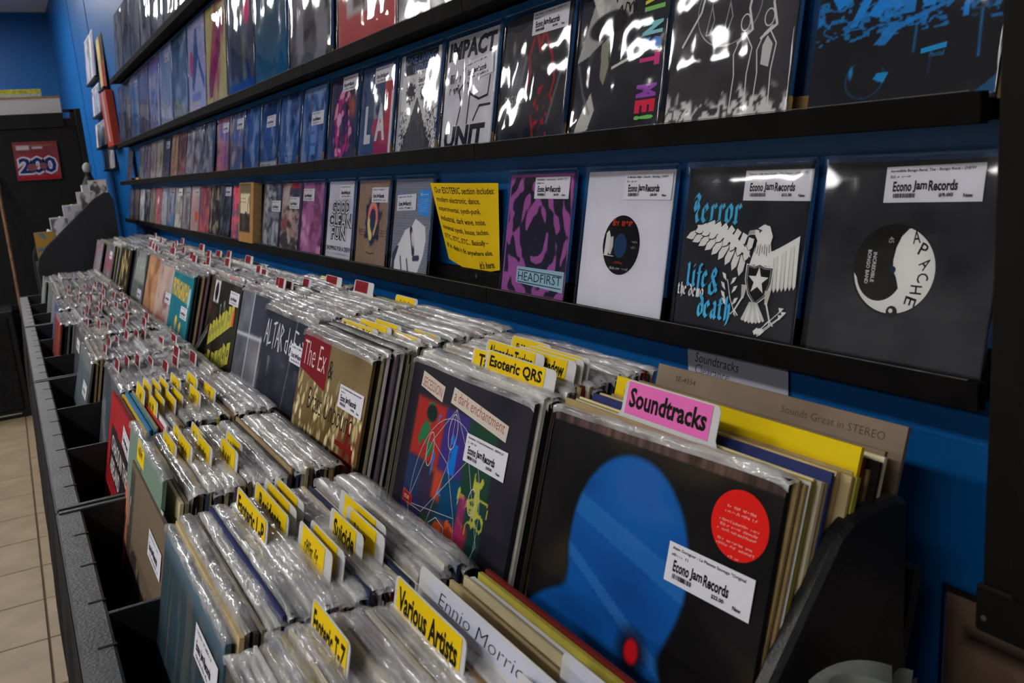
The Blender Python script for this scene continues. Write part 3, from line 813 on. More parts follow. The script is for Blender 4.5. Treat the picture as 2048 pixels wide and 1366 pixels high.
def art_line_drawing():
    a = Art(S7, S7, 70, (54, 54, 60)); noisy(a, 14, 4, 5, 2); W = (196, 196, 198)
    a.m(np.clip((.16 + (a.fbm(16, 10, 5, 3) - .5) * .22 - a.V) * 30, 0, 1) * (a.fbm(34, 30, 6, 2) > .44), (188, 188, 188))
    a.text('AGAINST', .06, .84, .78, .11, (200, 200, 202), .04, .0, .06)
    t = np.linspace(0, 6.28, 40); a.strip([(.47 + .26 * math.cos(q), .66 + .22 * math.sin(q)) for q in t], .003, (150, 150, 152))
    for (dx, s) in ((.62, 1.0), (.80, .92)):
        a.strip([(dx - .06, .06), (dx - .05, .26), (dx - .07, .38), (dx - .03, .46), (dx + .03, .50)], .004, W); a.strip([(dx + .06, .06), (dx + .05, .26), (dx + .07, .40), (dx + .02, .47)], .004, W)
        q = np.linspace(0, 6.28, 18); a.strip([(dx + .035 * math.cos(k), .545 + .045 * math.sin(k)) for k in q], .004, W)
        a.strip([(dx - .05, .44), (dx + .06, .50), (dx + .02, .62), (dx + .03, .68)], .008, W)
        a.poly([(dx - .03, .30), (dx + .03, .28), (dx + .045, .40), (dx + .0, .45), (dx - .03, .40)], (178, 178, 180)) if s < 1 else None
    for x in (.30, .45): a.strip([(x, .52), (x + .03, .68), (x + .06, .60), (x + .03, .52), (x, .52)], .004, (150, 150, 152)); a.strip([(x + .03, .68), (x + .05, .84)], .0025, (150, 150, 152))
    a.strip([(.10, .48), (.24, .66), (.26, .74)], .008, W)
    return a

def art_rainbow_word():
    a = Art(S7, S7, 110, (42, 44, 54)); noisy(a, 18, 4, 5, 12)
    a.pfill([(-.01, .52), (.20, 1.01), (.62, 1.01), (.60, .78), (.40, .70), (.14, .56)], (150, 150, 152)); a.m(np.clip((a.fbm(7, 7, 5, 3) - .45) * 5, 0, 1) * (a.V > .55) * (a.U < .6) * (a.V > 1.15 - a.U * 1.6), (188, 186, 182))
    a.ell(.34, .74, .22, .09, (34, 35, 42), .1); a.pfill([(.28, .62), (.36, .66), (.38, .46), (.34, .34), (.29, .40)], (140, 138, 124), .9)
    a.pfill([(.02, .0), (.20, .05), (.26, .18), (.20, .30), (.06, .10)], (168, 168, 164)); a.line([(.02, .50), (.10, .30), (.20, .16)], .012, (110, 114, 124), .7)
    a.poly([(.42, .435), (.60, .475), (.60, .495), (.42, .455)], (190, 190, 186))
    for i, (ch, c) in enumerate((('G', (192, 122, 60)), ('A', (206, 192, 60)), ('I', (116, 178, 92)), ('N', (128, 190, 206)), ('S', (40, 116, 190)), ('T', (196, 60, 130)), ('', 0), ('M', (140, 70, 170)), ('E', (206, 40, 74)), ('!', (110, 180, 96)))):
        if ch: a.text(ch, .73, .985 - i * .098, .082 if ch not in 'I!' else .028, .205, c, .06, 0, -math.pi / 2)
    for t, x, y, w in (('Clay', .38, .90, .26), ('hosts', .46, .80, .26), ('mess', .50, .70, .20)):
        pass
    for i in range(3):
        r = random.Random(i + 3); x = .38 + .04 * i; y = .92 - .10 * i; p = []
        for j in range(16): p.append((x + j * .016 + r.uniform(-.01, .01), y + r.uniform(-.045, .045)))
        a.strip(p, .006, (24, 24, 28))
    return a

def art_dark_red():
    a = Art(S7, S7, 110, (44, 46, 54)); noisy(a, 16, 3, 4, 4); R = (150, 40, 48)
    a.rect(0, .72, 1, 1, (70, 70, 74), .6, .2)
    a.line([(.46, .80), (.40, .66), (.44, .55), (.40, .40)], .014, R); a.line([(.62, .82), (.74, .64), (.80, .46), (.76, .34), (.80, .28)], .013, R); a.line([(.50, .84), (.56, .70), (.60, .84)], .02, (140, 50, 52))
    a.m(np.clip((a.fbm(22, 20, 3, 2) - .60) * 9, 0, 1) * (np.hypot((a.U - .62) * 1.3, a.V - .26) < .17), R)
    a.line([(.50, .20), (.56, .02)], .011, R); a.line([(.74, .06), (.76, -.02)], .012, R)
    a.ell(.22, .50, .09, .14, (140, 140, 146), -.5, .08, .8); a.line([(.36, .66), (.26, .36)], .02, (120, 120, 128), .7); a.line([(.90, .54), (.80, .30), (.74, .14)], .014, (110, 110, 120), .7)
    a.text('DAG NASTY', .07, .315, .36, .07, (176, 180, 190), -.01)
    return a

def art_unit():
    a = Art(S7, S7, 80, (176, 177, 186)); noisy(a, 14, 7, 7, 6); K = (38, 38, 46)
    a.rect(0, .84, 1, 1, (150, 150, 156), .6)
    a.text('IMPACT', .03, .80, .92, .17, (44, 44, 52), .05, .08); a.text('UNIT', .06, .01, .80, .20, (40, 40, 48), .05, .08)
    for p in ([(.30, .22), (.36, .40), (.30, .52), (.44, .62), (.52, .48), (.50, .22)], [(.52, .48), (.70, .42), (.86, .44), (.88, .60)], [(.44, .62), (.36, .70), (.50, .74)], [(.62, .24), (.72, .36), (.92, .36)]): a.strip(p, .011, K)
    a.scrawl(.10, .60, .22, .08, K, 6, 3); a.scrawl(.10, .50, .22, .08, K, 6, 4)
    return a

def art_witness():
    a = Art(S7, S7, 120, (184, 184, 188)); K = (46, 46, 54)
    g = a.fbm(60, 60, 3, 1)
    for (x, y, r) in ((.30, .62, .11), (.66, .60, .11)): a.m((np.hypot(a.U - x, (a.V - y) * 1.1) < r * (1.5 - g)), K)
    tri = np.clip((.56 - a.V) * .75, 0, 1); a.m((np.abs(a.U - .47 - (.56 - a.V) * .06) < tri * (.86 + .2 * g)) * (a.V < .56), (62, 62, 70))
    a.m((a.fbm(70, 60, 8, 1) > .60) * (np.abs(a.U - .48) > .22) * (a.V < .44), K); a.m(np.abs(np.sin(a.U * 90 + a.V * 20)) * (np.abs(a.U - .47) < tri * .8) * (a.V < .5) > .93, (150, 150, 156), .6)
    a.rect(.0, 0, .07, 1, (150, 152, 166)); a.rect(.10, .79, .90, 1, (44, 46, 56))
    a.text('ONE LIVING', .13, .895, .72, .08, (92, 118, 168), 0); a.text('WITNESS', .30, .80, .46, .08, (92, 118, 168), 0)
    return a

def art_two_letters():
    a = Art(S7, S7, 70, (60, 76, 110)); noisy(a, 12, 5, 5, 4)
    a.rect(.46, 0, 1, .55, (136, 48, 84)); a.rect(.70, .3, 1, .86, (150, 56, 66)); a.rect(.90, 0, 1, .7, (180, 176, 186))
    a.ell(.52, .48, .22, .30, (70, 80, 104)); a.ell(.52, .52, .12, .16, (120, 128, 146)); a.ell(.52, .54, .06, .08, (50, 60, 84)); a.ell(.54, .33, .17, .10, (150, 56, 96))
    a.text('L', .15, .16, .20, .42, (184, 182, 188), .05); a.text('A', .48, .18, .30, .40, (184, 182, 188), .04)
    return a

def art_skull():
    a = Art(S7, S7, 90, (52, 50, 76)); noisy(a, 16, 4, 4, 14)
    q = a.fbm(7, 7, 5, 3); P = (176, 52, 122)
    d = np.hypot((a.U - .48) * 1.05, (a.V - .42) * .8)
    a.m(np.clip((q - .42) * 7, 0, 1) * (d < .34), P, .9); a.m(np.clip((a.fbm(9, 9, 3, 2) - .58) * 9, 0, 1) * (d < .36), (210, 130, 160)); a.ell(.34, .50, .09, .08, (190, 150, 180)); a.ell(.60, .48, .08, .09, (70, 44, 90)); a.ell(.78, .62, .10, .12, (150, 84, 70), .3, .05)
    a.line([(.25, .28), (.36, .10), (.50, .06), (.62, .16), (.66, .30)], .02, P)
    return a

def art_blue(seed, white=.3):
    a = Art(S7, S7, 60, (44, 72, 122)); noisy(a, 16, 4, 5, seed)
    a.m(np.clip((a.fbm(5, 3, seed + 3, 3) - .62 + white * .2) * 6, 0, 1), (120, 136, 176), .8); a.m(np.clip((a.fbm(3, 5, seed + 9, 3) - .58) * 6, 0, 1), (28, 40, 76), .9)
    return a

def art_box():
    a = Art(.182, .182, 70, (140, 104, 62)); noisy(a, 6, 8, 8, 3)
    a.rect(.06, .17, .80, .98, (60, 56, 50)); a.rect(.08, .83, .78, .96, (96, 84, 66)); a.rect(.10, .48, .76, .82, (176, 164, 138)); a.m((a.fbm(6, 9, 3, 3) > .52) * (a.V < .62) * (a.V > .18) * (a.U > .07) * (a.U < .79), (42, 38, 36))
    for x in (.28, .46, .64): a.rect(x, .84, x + .02, .95, (50, 44, 38))
    a.line([(.70, .76), (.62, .60), (.66, .40), (.60, .22)], .012, (40, 36, 34)); a.line([(.70, .76), (.76, .62)], .008, (40, 36, 34))
    a.scrawl(.12, .72, .34, .03, (60, 54, 46), 10, 4); a.scrawl(.12, .66, .42, .03, (60, 54, 46), 12, 5)
    return a

# ================================================================== records standing on the ledges
LEAN7, LEAN12 = math.radians(11.4), math.radians(6.5)
def shelf7(k, y, label, art, col, bag=None, st=None, lean=None, turn=0.0, tilt=0.0, group=None):
    z = LZ[k] - 0.0055
    return record('seven_inch_record', label, frame(0.6465, y, z, lean or LEAN7, turn, tilt), art, S7, col, BAG7[bag] if bag is not None else None, st, group=group)

SK = lambda l, p, s: sticker_mesh(l, p, s)
G1 = 'singles on the lowest ledge'
shelf7(0, .504, 'black single with a half white, half black centre label, nearest on the lowest ledge', art_apache(), (36, 37, 42), 4, (SK('Incredible Bongo Band, The - Bongo Rock - (NEW', '$9.00', 3), .37, .80, .02), group=G1)
shelf7(0, .700, 'black single with a white eagle, star shield and blue blackletter words', art_eagle(), (190, 190, 192), 0, (SK('Terror - Life And Death - The Demo - (NEW 7")', '$12.00', 4), .50, .80), group=G1)
shelf7(0, .902, 'plain white single sleeve with a round window on a black label', art_white_single(), (180, 180, 190), 4, (SK('El Michels Affair - Shaolin - Bootleg - (NEW', '$8.00', 5), .46, .80), group=G1)
shelf7(0, 1.112, 'single with a black and purple maze pattern and a pale blue name plate', art_maze(), (60, 40, 60), 0, (SK('Headfirst - Innovative - (NEW 7")', '$6.00', 6), .42, .80), group=G1)
shelf7(0, 1.571, 'grey single with a tilted white halftone face and a blue sticker', art_face_halftone(), (116, 118, 126), 1, (ST_PLAIN[0], .08, .66, .03), group=G1)
shelf7(0, 1.778, 'brown paper single with a dark cloud of hair round a coloured ring', art_ring_kraft(), (130, 108, 92), 1, (ST_PLAIN[1], .44, .74), group=G1)
shelf7(0, 1.985, 'white single with big bubble letters in three lines', art_bubble(), (180, 180, 190), 0, (ST_PLAIN[2], .45, .78), group=G1)
shelf7(0, 2.200, 'pink and mauve blurred single left of the bubble lettered one', art_splash(61, (150, 96, 140), [(110, 70, 100), (186, 140, 180), (96, 60, 92)], 3), (150, 96, 140), 5, (ST_PLAIN[0], .05, .74), group=G1)
a = art_splash(62, (150, 130, 132), [(130, 76, 80), (170, 160, 160), (60, 56, 66)], 4); a.rect(.5, .9, .9, 1, (150, 50, 60)); a.rect(.55, .72, .9, .92, (60, 66, 90)); a.scrawl(.62, .40, .3, .12, (40, 40, 50), 4, 4)
shelf7(0, 2.395, 'red and grey scratchy single with a small dark blue block at its top', a, (150, 120, 124), 1, (ST_PLAIN[1], .44, .62), group=G1)
a = art_splash(63, (120, 122, 134), [(70, 72, 86), (160, 162, 172)], 6); a.scrawl(.08, .72, .8, .10, (50, 52, 66), 9, 4); a.scrawl(.20, .88, .7, .06, (60, 62, 76), 9, 6)
shelf7(0, 2.590, 'grey photo single with vertical streaks, right of the kraft box', a, (120, 122, 130), 0, (ST_PLAIN[2], .52, .56), group=G1)
# thick kraft box with a pasted picture
bx = empty('record_box', 'thick kraft card box with a dark pasted picture on the lowest ledge', 'box', mw=frame(0.648, 2.80, LZ[0] - .0058, LEAN7 * .8))
MB().box(-.091, 0, -.003, .091, .182, .022).build('box_body', M_KRAFT, bx, bevel=.001)
p_ = use_mesh('cover_print', art_box().mesh('cover_print'), bx); p_.location = (0, 0, .0224)
far1 = [
 (3.010, 'pink red single left of the kraft box', (178, 70, 92), [(120, 50, 70), (70, 70, 90)], 71), (3.205, 'navy single with a pale sticker, left of the pink red one', (52, 56, 70), [(34, 36, 48), (90, 94, 110)], 72),
 (3.385, 'dark single with a column of tiny pale letters', (60, 54, 62), [(150, 140, 120), (40, 36, 44)], 73), (3.570, 'dull maroon single with a red glow low down', (108, 64, 80), [(80, 44, 58), (160, 70, 70)], 74),
 (3.765, 'pale pink single with an orange square', (184, 156, 156), [(196, 172, 170), (170, 150, 160)], 75), (3.960, 'grey pencil-sketch single beside the pale pink one', (156, 152, 158), [(120, 116, 122), (180, 176, 180)], 76),
 (4.155, 'mottled khaki grey single on the lowest ledge', (116, 114, 112), [(80, 78, 76), (150, 146, 140)], 77), (4.350, 'light grey single with a dark oval and a blue corner', (168, 170, 184), [(180, 180, 194), (90, 130, 180)], 78),
 (4.545, 'white and pale blue single, sixth from the far end of the lowest ledge', (176, 178, 192), [(150, 158, 184), (190, 190, 200)], 79), (4.740, 'dull red single with a white dot, fifth from the far end', (126, 70, 80), [(100, 60, 70), (150, 90, 96)], 80),
 (4.935, 'cream single with a green mark, fourth from the far end', (166, 156, 142), [(150, 130, 126), (120, 140, 100)], 81), (5.130, 'black and white photo single, third from the far end of the lowest ledge', (120, 122, 128), [(60, 62, 70), (176, 176, 182)], 82),
 (5.330, 'silvery grey single, second from the far end of the lowest ledge', (150, 150, 160), [(120, 120, 130), (176, 176, 184)], 83), (5.560, 'tan single standing at the far end of the lowest ledge', (142, 122, 104), [(120, 100, 84), (160, 140, 120)], 84),
 (5.790, 'narrow brown single last of all on the lowest ledge', (120, 104, 92), [(140, 120, 104), (90, 80, 74)], 85)]
for i, (y, lb, c, cs, sd) in enumerate(far1):
    a = art_splash(sd, c, cs, 4, S7, 28)
    if sd == 75: a.rect(.50, .24, .86, .44, (200, 96, 62)); a.rect(.93, 0, 1, 1, (200, 200, 210))
    if sd == 78: a.ell(.32, .52, .10, .24, (100, 70, 96), 0, .03); a.rect(.5, 0, 1, .34, (90, 136, 190), .8, .06)
    if sd == 76: a.ell(.55, .45, .22, .34, (120, 112, 116), 0, .05)
    if sd == 73: a.scrawl(.14, .05, .1, .9, (170, 160, 130), 1, 3)
    if sd == 80: a.ell(.45, .66, .10, .10, (200, 196, 200))
    shelf7(0, y, lb, a, c, (i * 3) % 8 if i % 3 else None, (ST_PLAIN[i % 3], .46, .80) if i in (1, 4, 5, 6, 7, 11) else None, group=G1)

G2 = 'singles on the second ledge'
shelf7(1, .500, 'black single with a bright blue band photograph, nearest on the second ledge', art_band_photo(), (24, 26, 34), 1, None, group=G2)
shelf7(1, .703, 'charcoal single with white line-drawn figures under slanted lettering', art_line_drawing(), (54, 54, 60), 6, None, group=G2)
shelf7(1, .890, 'dark single with rainbow letters running down its right edge', art_rainbow_word(), (42, 44, 54), 7, None, group=G2)
shelf7(1, 1.087, 'dark single with thin red drips and a small white name', art_dark_red(), (44, 46, 54), 7, (SK('Dag Nasty - 12 Wig Out - (NEW 7")', '$6.00', 9), .42, .82), group=G2)
shelf7(1, 1.285, 'white single with heavy black block letters above and below scratchy strokes', art_unit(), (176, 176, 186), 7, (ST_PLAIN[0], .42, .60, .08), group=G2)
shelf7(1, 1.485, 'white single with a speckled black face and blue words on a dark band', art_witness(), (180, 180, 186), 6, (ST_PLAIN[1], .45, .64), group=G2)
shelf7(1, 1.685, 'half blue, half crimson single with two tall white letters', art_two_letters(), (60, 76, 110), 3, (ST_PLAIN[2], .40, .80), group=G2)
shelf7(1, 1.882, 'dark violet single with a pink skull-like shape', art_skull(), (52, 50, 76), 2, (ST_PLAIN[0], .42, .82), group=G2)
for y, lb, sd, bg_, st in ((2.095, 'blue single with a pale window grid beside the pink skull one', 22, 3, (ST_PLAIN[1], .42, .50)), (2.298, 'shiny blue single with a curved white streak across its bag', 25, 7, None), (2.492, 'blue grey single with a pale base strip', 28, 2, (ST_PLAIN[2], .30, .62)), (2.690, 'blue single with white flowing shapes, left of the base-strip one', 31, 6, None)):
    a = art_blue(sd, .6)
    if sd == 22:
        for q in range(4): a.rect(.40, .12 + .15 * q, .62, .24 + .15 * q, (96, 122, 178))
        a.rect(.74, .02, .98, .42, (86, 104, 150))
    if sd == 25: a.scrawl(.35, .06, .4, .07, (130, 160, 200), 7, 3); a.scrawl(.30, .15, .4, .06, (130, 160, 200), 7, 4)
    if sd == 28: a.rect(0, 0, 1, .10, (150, 152, 168)); a.scrawl(.08, .03, .6, .04, (60, 60, 80), 10, 3)
    shelf7(1, y, lb, a, (44, 72, 122), bg_, st, group=G2)
far2 = [
 (2.885, 'violet blue single with a yellowish lower edge', (84, 86, 116), [(60, 90, 150), (150, 140, 150)], 31, 0), (3.090, 'lilac to pink single with a pale sticker', (150, 104, 130), [(96, 90, 150), (176, 110, 120)], 32, 0),
 (3.330, 'silver blue single, fourth right of the leaning one', (104, 112, 134), [(140, 148, 166), (70, 76, 96)], 33, 0), (3.505, 'steel grey single just right of the leaning one', (112, 118, 136), [(150, 154, 168), (74, 80, 96)], 34, 0),
 (3.690, 'grey single tilted to the left on the second ledge', (128, 128, 146), [(160, 160, 174), (90, 90, 110)], 35, -.16), (3.860, 'grey and wine red single left of the tilted one', (116, 86, 98), [(90, 70, 84), (140, 110, 116)], 36, 0),
 (4.050, 'tan and brown single on the second ledge', (150, 122, 110), [(120, 96, 90), (170, 150, 140)], 37, 0), (4.270, 'slate blue single with nothing printed on it', (78, 84, 104), [(70, 76, 98)], 38, 0),
 (4.470, 'white single with a yellow oval', (168, 166, 170), [(180, 176, 180), (150, 148, 156)], 39, 0), (4.670, 'white single with a small red stripe', (164, 158, 168), [(176, 170, 178), (120, 110, 130)], 40, 0),
 (4.870, 'lilac white single, third from the far end of the second ledge', (140, 130, 150), [(160, 150, 168), (90, 84, 104)], 41, 0), (5.085, 'pale grey single, second from the far end of the second ledge', (140, 138, 146), [(160, 158, 166), (80, 78, 86)], 42, 0),
 (5.600, 'brownish grey single tilted at the far end of the second ledge', (110, 104, 106), [(140, 132, 132), (90, 70, 70)], 43, -.10)]
for i, (y, lb, c, cs, sd, tl) in enumerate(far2):
    a = art_splash(sd, c, cs, 4, S7, 28)
    if sd == 39: a.ell(.72, .50, .16, .30, (176, 164, 60)); a.ell(.72, .52, .07, .16, (60, 50, 70))
    if sd == 40: a.ell(.6, .5, .07, .26, (150, 60, 66))
    shelf7(1, y, lb, a, c, (i * 3 + 1) % 8, (ST_PLAIN[i % 3], .44, .72) if i in (0, 1, 7) else None, tilt=tl, group=G2)

def shelf12(k, y, label, art, col, bag, st=None, group=None, tilt=0.0):
    return record('twelve_inch_record', label, frame(0.649, y, LZ[k] - .0055, LEAN12, 0, tilt), art, S12, col, BAG12[bag] if bag is not None else None, st, group=group)
G3 = 'albums on the third ledge'
def big(seed, bg, cols, scale=3, n=44): return art_splash(seed, bg, cols, scale, S12, n)
a = big(91, (186, 186, 190), [(120, 120, 124), (200, 200, 204)]); shelf12(2, 1.345, 'white album in a shiny bag, nearest in view on the third ledge', a, (180, 180, 186), 3, None, G3)
a = Art(S12, S12, 60, (168, 84, 88)); noisy(a, 8, 4, 4, 5); a.rect(.16, .20, .80, .98, (170, 170, 176)); a.rect(.28, .24, .64, .98, (92, 84, 92)); a.pfill([(.46, .20), (.60, .20), (.62, .38), (.50, .34)], (170, 160, 164)); a.line([(.47, .22), (.47, .98)], .004, (50, 48, 54))
shelf12(2, 1.666, 'brick red album with a grey and white middle panel', a, (160, 80, 84), 2, None, G3)
a = big(92, (84, 84, 92), [(40, 40, 48), (130, 130, 140)], 4); shelf12(2, 2.02, 'black and silver album in a badly crumpled bag', a, (70, 70, 78), 5, None, G3)
a = big(93, (64, 92, 112), [(48, 76, 98), (30, 84, 128)], 2); a.rect(0, 0, 1, .42, (24, 84, 130), .5, .2); shelf12(2, 2.355, 'smooth teal blue album with two bright reflections', a, (56, 88, 110), 1, None, G3)
a = big(94, (60, 62, 84), [(30, 50, 104), (96, 100, 120)], 3); a.rect(.55, .05, .66, .5, (140, 160, 90), .5, .05); a.rect(0, 0, 1, .12, (16, 66, 140)); a.disc(.72, .72, .12, .13, (214, 58, 118), 28)
shelf12(2, 2.68, 'dark blue album with a hot pink round sticker', a, (40, 50, 84), 5, None, G3)
a = Art(S12, S12, 80, (164, 158, 110)); noisy(a, 8, 3, 3, 3); a.m(np.clip((a.fbm(3, 2, 8, 3) - .40) * 6, 0, 1) * (np.abs(a.U - .5 - (a.V - .5) * .5) < .28), (146, 60, 92), .85); a.pfill([(.12, .08), (.28, .10), (.46, .30), (.70, .50), (.80, .96), (.56, .90), (.52, .52), (.30, .46), (.12, .26)], (120, 34, 92), .8); a.rect(.62, .84, .9, .96, (176, 172, 150))
shelf12(2, 3.02, 'cream yellow album with a magenta splash', a, (160, 156, 112), 1, None, G3)
a = Art(S12, S12, 60, (150, 152, 186)); a.pfill([(.2, .3), (.4, .9), (.55, .9), (.6, .5), (.9, .22), (.9, .34), (.6, .62), (.3, .24)], (66, 90, 146)); a.ell(.20, .56, .10, .14, (170, 60, 104)); a.rect(.2, .14, .7, .22, (90, 104, 170), .7)
shelf12(2, 3.345, 'lilac white album with a blue twisted figure', a, (150, 150, 180), 0, None, G3)
far3 = [(3.68, 'blue silver album in a rippled bag, left of the lilac one', (92, 112, 142), [(130, 146, 178), (60, 80, 110)], 51, 5), (4.02, 'pale blue white album with a framed print', (138, 148, 184), [(110, 124, 164), (156, 164, 194)], 52, 1), (4.35, 'white album with a blue figure and a violet top', (136, 138, 176), [(60, 100, 160), (160, 160, 190)], 53, 2),
 (4.68, 'violet grey album with a tan patch, third ledge', (110, 108, 146), [(150, 130, 110), (80, 84, 120)], 54, 0), (5.00, 'sky blue album near the far end of the third ledge', (100, 124, 162), [(70, 110, 160), (140, 150, 176)], 55, 4), (5.32, 'grey and cream striped album, last but one on the third ledge', (116, 116, 124), [(160, 160, 140), (80, 80, 92)], 56, 3), (5.56, 'dim grey album last on the third ledge', (98, 98, 112), [(120, 120, 134), (76, 76, 90)], 57, 2)]
for y, lb, c, cs, sd, bg_ in far3:
    a = big(sd, c, cs, 3, 32)
    if sd == 53: a.rect(0, .8, 1, 1, (96, 70, 140), .7, .05)
    if sd == 52: a.rect(.15, .2, .85, .9, (112, 126, 160), .5)
    shelf12(2, y, lb, a, c, bg_, (ST_PLAIN[0], .5, .8) if sd in (55, 52) else None, G3)
G4 = 'albums on the top ledge'
far4 = [(2.93, 'silvery album, nearest in view on the top ledge', 0), (3.26, 'glaring white album on the top ledge, second in view', 1), (3.59, 'glaring white album on the top ledge, third in view', 2), (3.92, 'glaring silver album on the top ledge, fourth in view', 3), (4.25, 'bright foil-like album on the top ledge, fourth from the far end', 4), (4.58, 'bright silver album on the top ledge, third from the far end', 5), (4.91, 'grey album on the top ledge, second from the far end', 6), (5.24, 'slate grey album last on the top ledge', 7)]
for y, lb, i in far4:
    a = big(110 + i, (116, 118, 130), [(90, 92, 110), (150, 152, 164)], 3, 28)
    shelf12(3, y, lb, a, (116, 118, 130), (i * 2 + 1) % 6, None, G4)

# ================================================================== yellow section notice on the wall behind the lowest ledge
a = Art(.262, .140, 24, (184, 154, 22)); noisy(a, 6, 4, 3, 3)
K = (34, 32, 14)
for i, (t, w) in enumerate((('Our ESOTERIC section includes:', .90), ('modern electronic, dance,', .70), ('experimental, synth-punk,', .70), ('industrial, dark wave, noise,', .76), ('minimal synth, house, techno,', .80), ('ETC, ETC, ETC... Basically –', .78), ("If it didn't fit anywhere else,", .84))):
    a.text(t, .05, .885 - i * .118 - .01, w, .078, K, .015)
a.text("it's here.", .64, .035, .28, .085, K, .015)
def wr(V):
    u = V[:, 0] / .262 + .5; v = V[:, 1] / .140; d = V[:, 2]
    X = (1 - u) * ((1 - v) * .683 + v * .664) + u * ((1 - v) * .680 + v * .676) - d - .004 * np.sin(u * 3.1) * v
    Y = (1 - u) * ((1 - v) * 1.458 + v * 1.466) + u * ((1 - v) * 1.262 + v * 1.236)
    Z = (1 - u) * ((1 - v) * 1.172 + v * 1.3095) + u * ((1 - v) * 1.166 + v * 1.306) - .012 * np.sin(u * 3.14) * (1 - v)
    return np.stack([X, Y, Z], 1)
tag(use_mesh('paper_sign', a.mesh('paper_sign', wr)), 'yellow printed paper notice listing a music section, on the blue wall', 'sign')
# handwritten clearance card on the wall under the ledge
a = Art(.16, .12, 8, (150, 150, 164))
def hand(a, s, x, y, w, h, col, pen, seed, rot=0.0): a.text(s, x, y, w, h, col, pen, .25, rot)
hand(a, 'Soundtracks', .08, .665, .46, .10, (30, 30, 34), -.004, 1, -.02); hand(a, 'Clearance', .08, .545, .36, .10, (30, 30, 34), -.012, 2, -.02)
cm = use_mesh('card_sign', a.mesh('card_sign')); cm.matrix_world = frame(.6868, .735, 1.0085, 0.005, 0, -.01)
tag(cm, 'grey card with two handwritten words on the blue wall under the lowest ledge', 'sign')

# ================================================================== records in the bins
LEAN_U, LEAN_L = math.radians(17), math.radians(13)
TOPU, TOPL = 1.090, 0.965
BASEU = TOPU - S12 * math.cos(LEAN_U); BASEL = TOPL - S12 * math.cos(LEAN_L)
ub = lambda k: UY0 + PITCH_U * (k + .5)
lb_ = lambda k: LY0 + PITCH_L * (k + .5) - (.017 if k == 1 else 0)

# ---- front covers, upper tier
def art_blob():
    a = Art(S12, S12, 150, (27, 26, 27)); noisy(a, 8, 4, 5, 3, (255, 240, 215))
    a.m(np.clip((a.fbm(3, 4, 9, 3) - .6) * 5, 0, 1), (56, 48, 36), .6)
    d = np.hypot((a.U - .46) / .27, (a.V - .64) / .285); lo = np.hypot((a.U - .36) / .40, (a.V - .20) / .27)
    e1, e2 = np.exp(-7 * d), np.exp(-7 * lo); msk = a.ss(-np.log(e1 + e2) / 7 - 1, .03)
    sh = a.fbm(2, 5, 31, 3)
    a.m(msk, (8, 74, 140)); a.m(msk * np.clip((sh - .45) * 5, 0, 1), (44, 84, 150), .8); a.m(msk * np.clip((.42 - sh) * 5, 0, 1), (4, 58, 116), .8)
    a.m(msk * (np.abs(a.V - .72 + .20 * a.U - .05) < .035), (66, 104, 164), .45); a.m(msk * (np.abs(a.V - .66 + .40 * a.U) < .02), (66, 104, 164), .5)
    a.ell(.56, .395, .055, .055, (34, 22, 26), 0, .03); a.ell(.56, .395, .030, .036, (172, 28, 34))
    a.m(a.fbm(60, 6, 12, 2) * (a.V > .955), (150, 110, 110), .6)
    a.disc(.875, .85, .098, .088, (190, 32, 28), 40)
    for i, (w, y) in enumerate(((.10, .885), (.11, .872), (.14, .848), (.13, .836), (.145, .824), (.13, .80), (.135, .788), (.04, .765))): a.scrawl(.875 - w / 2, y, w, .007, (226, 140, 132), int(w * 130), i)
    return a
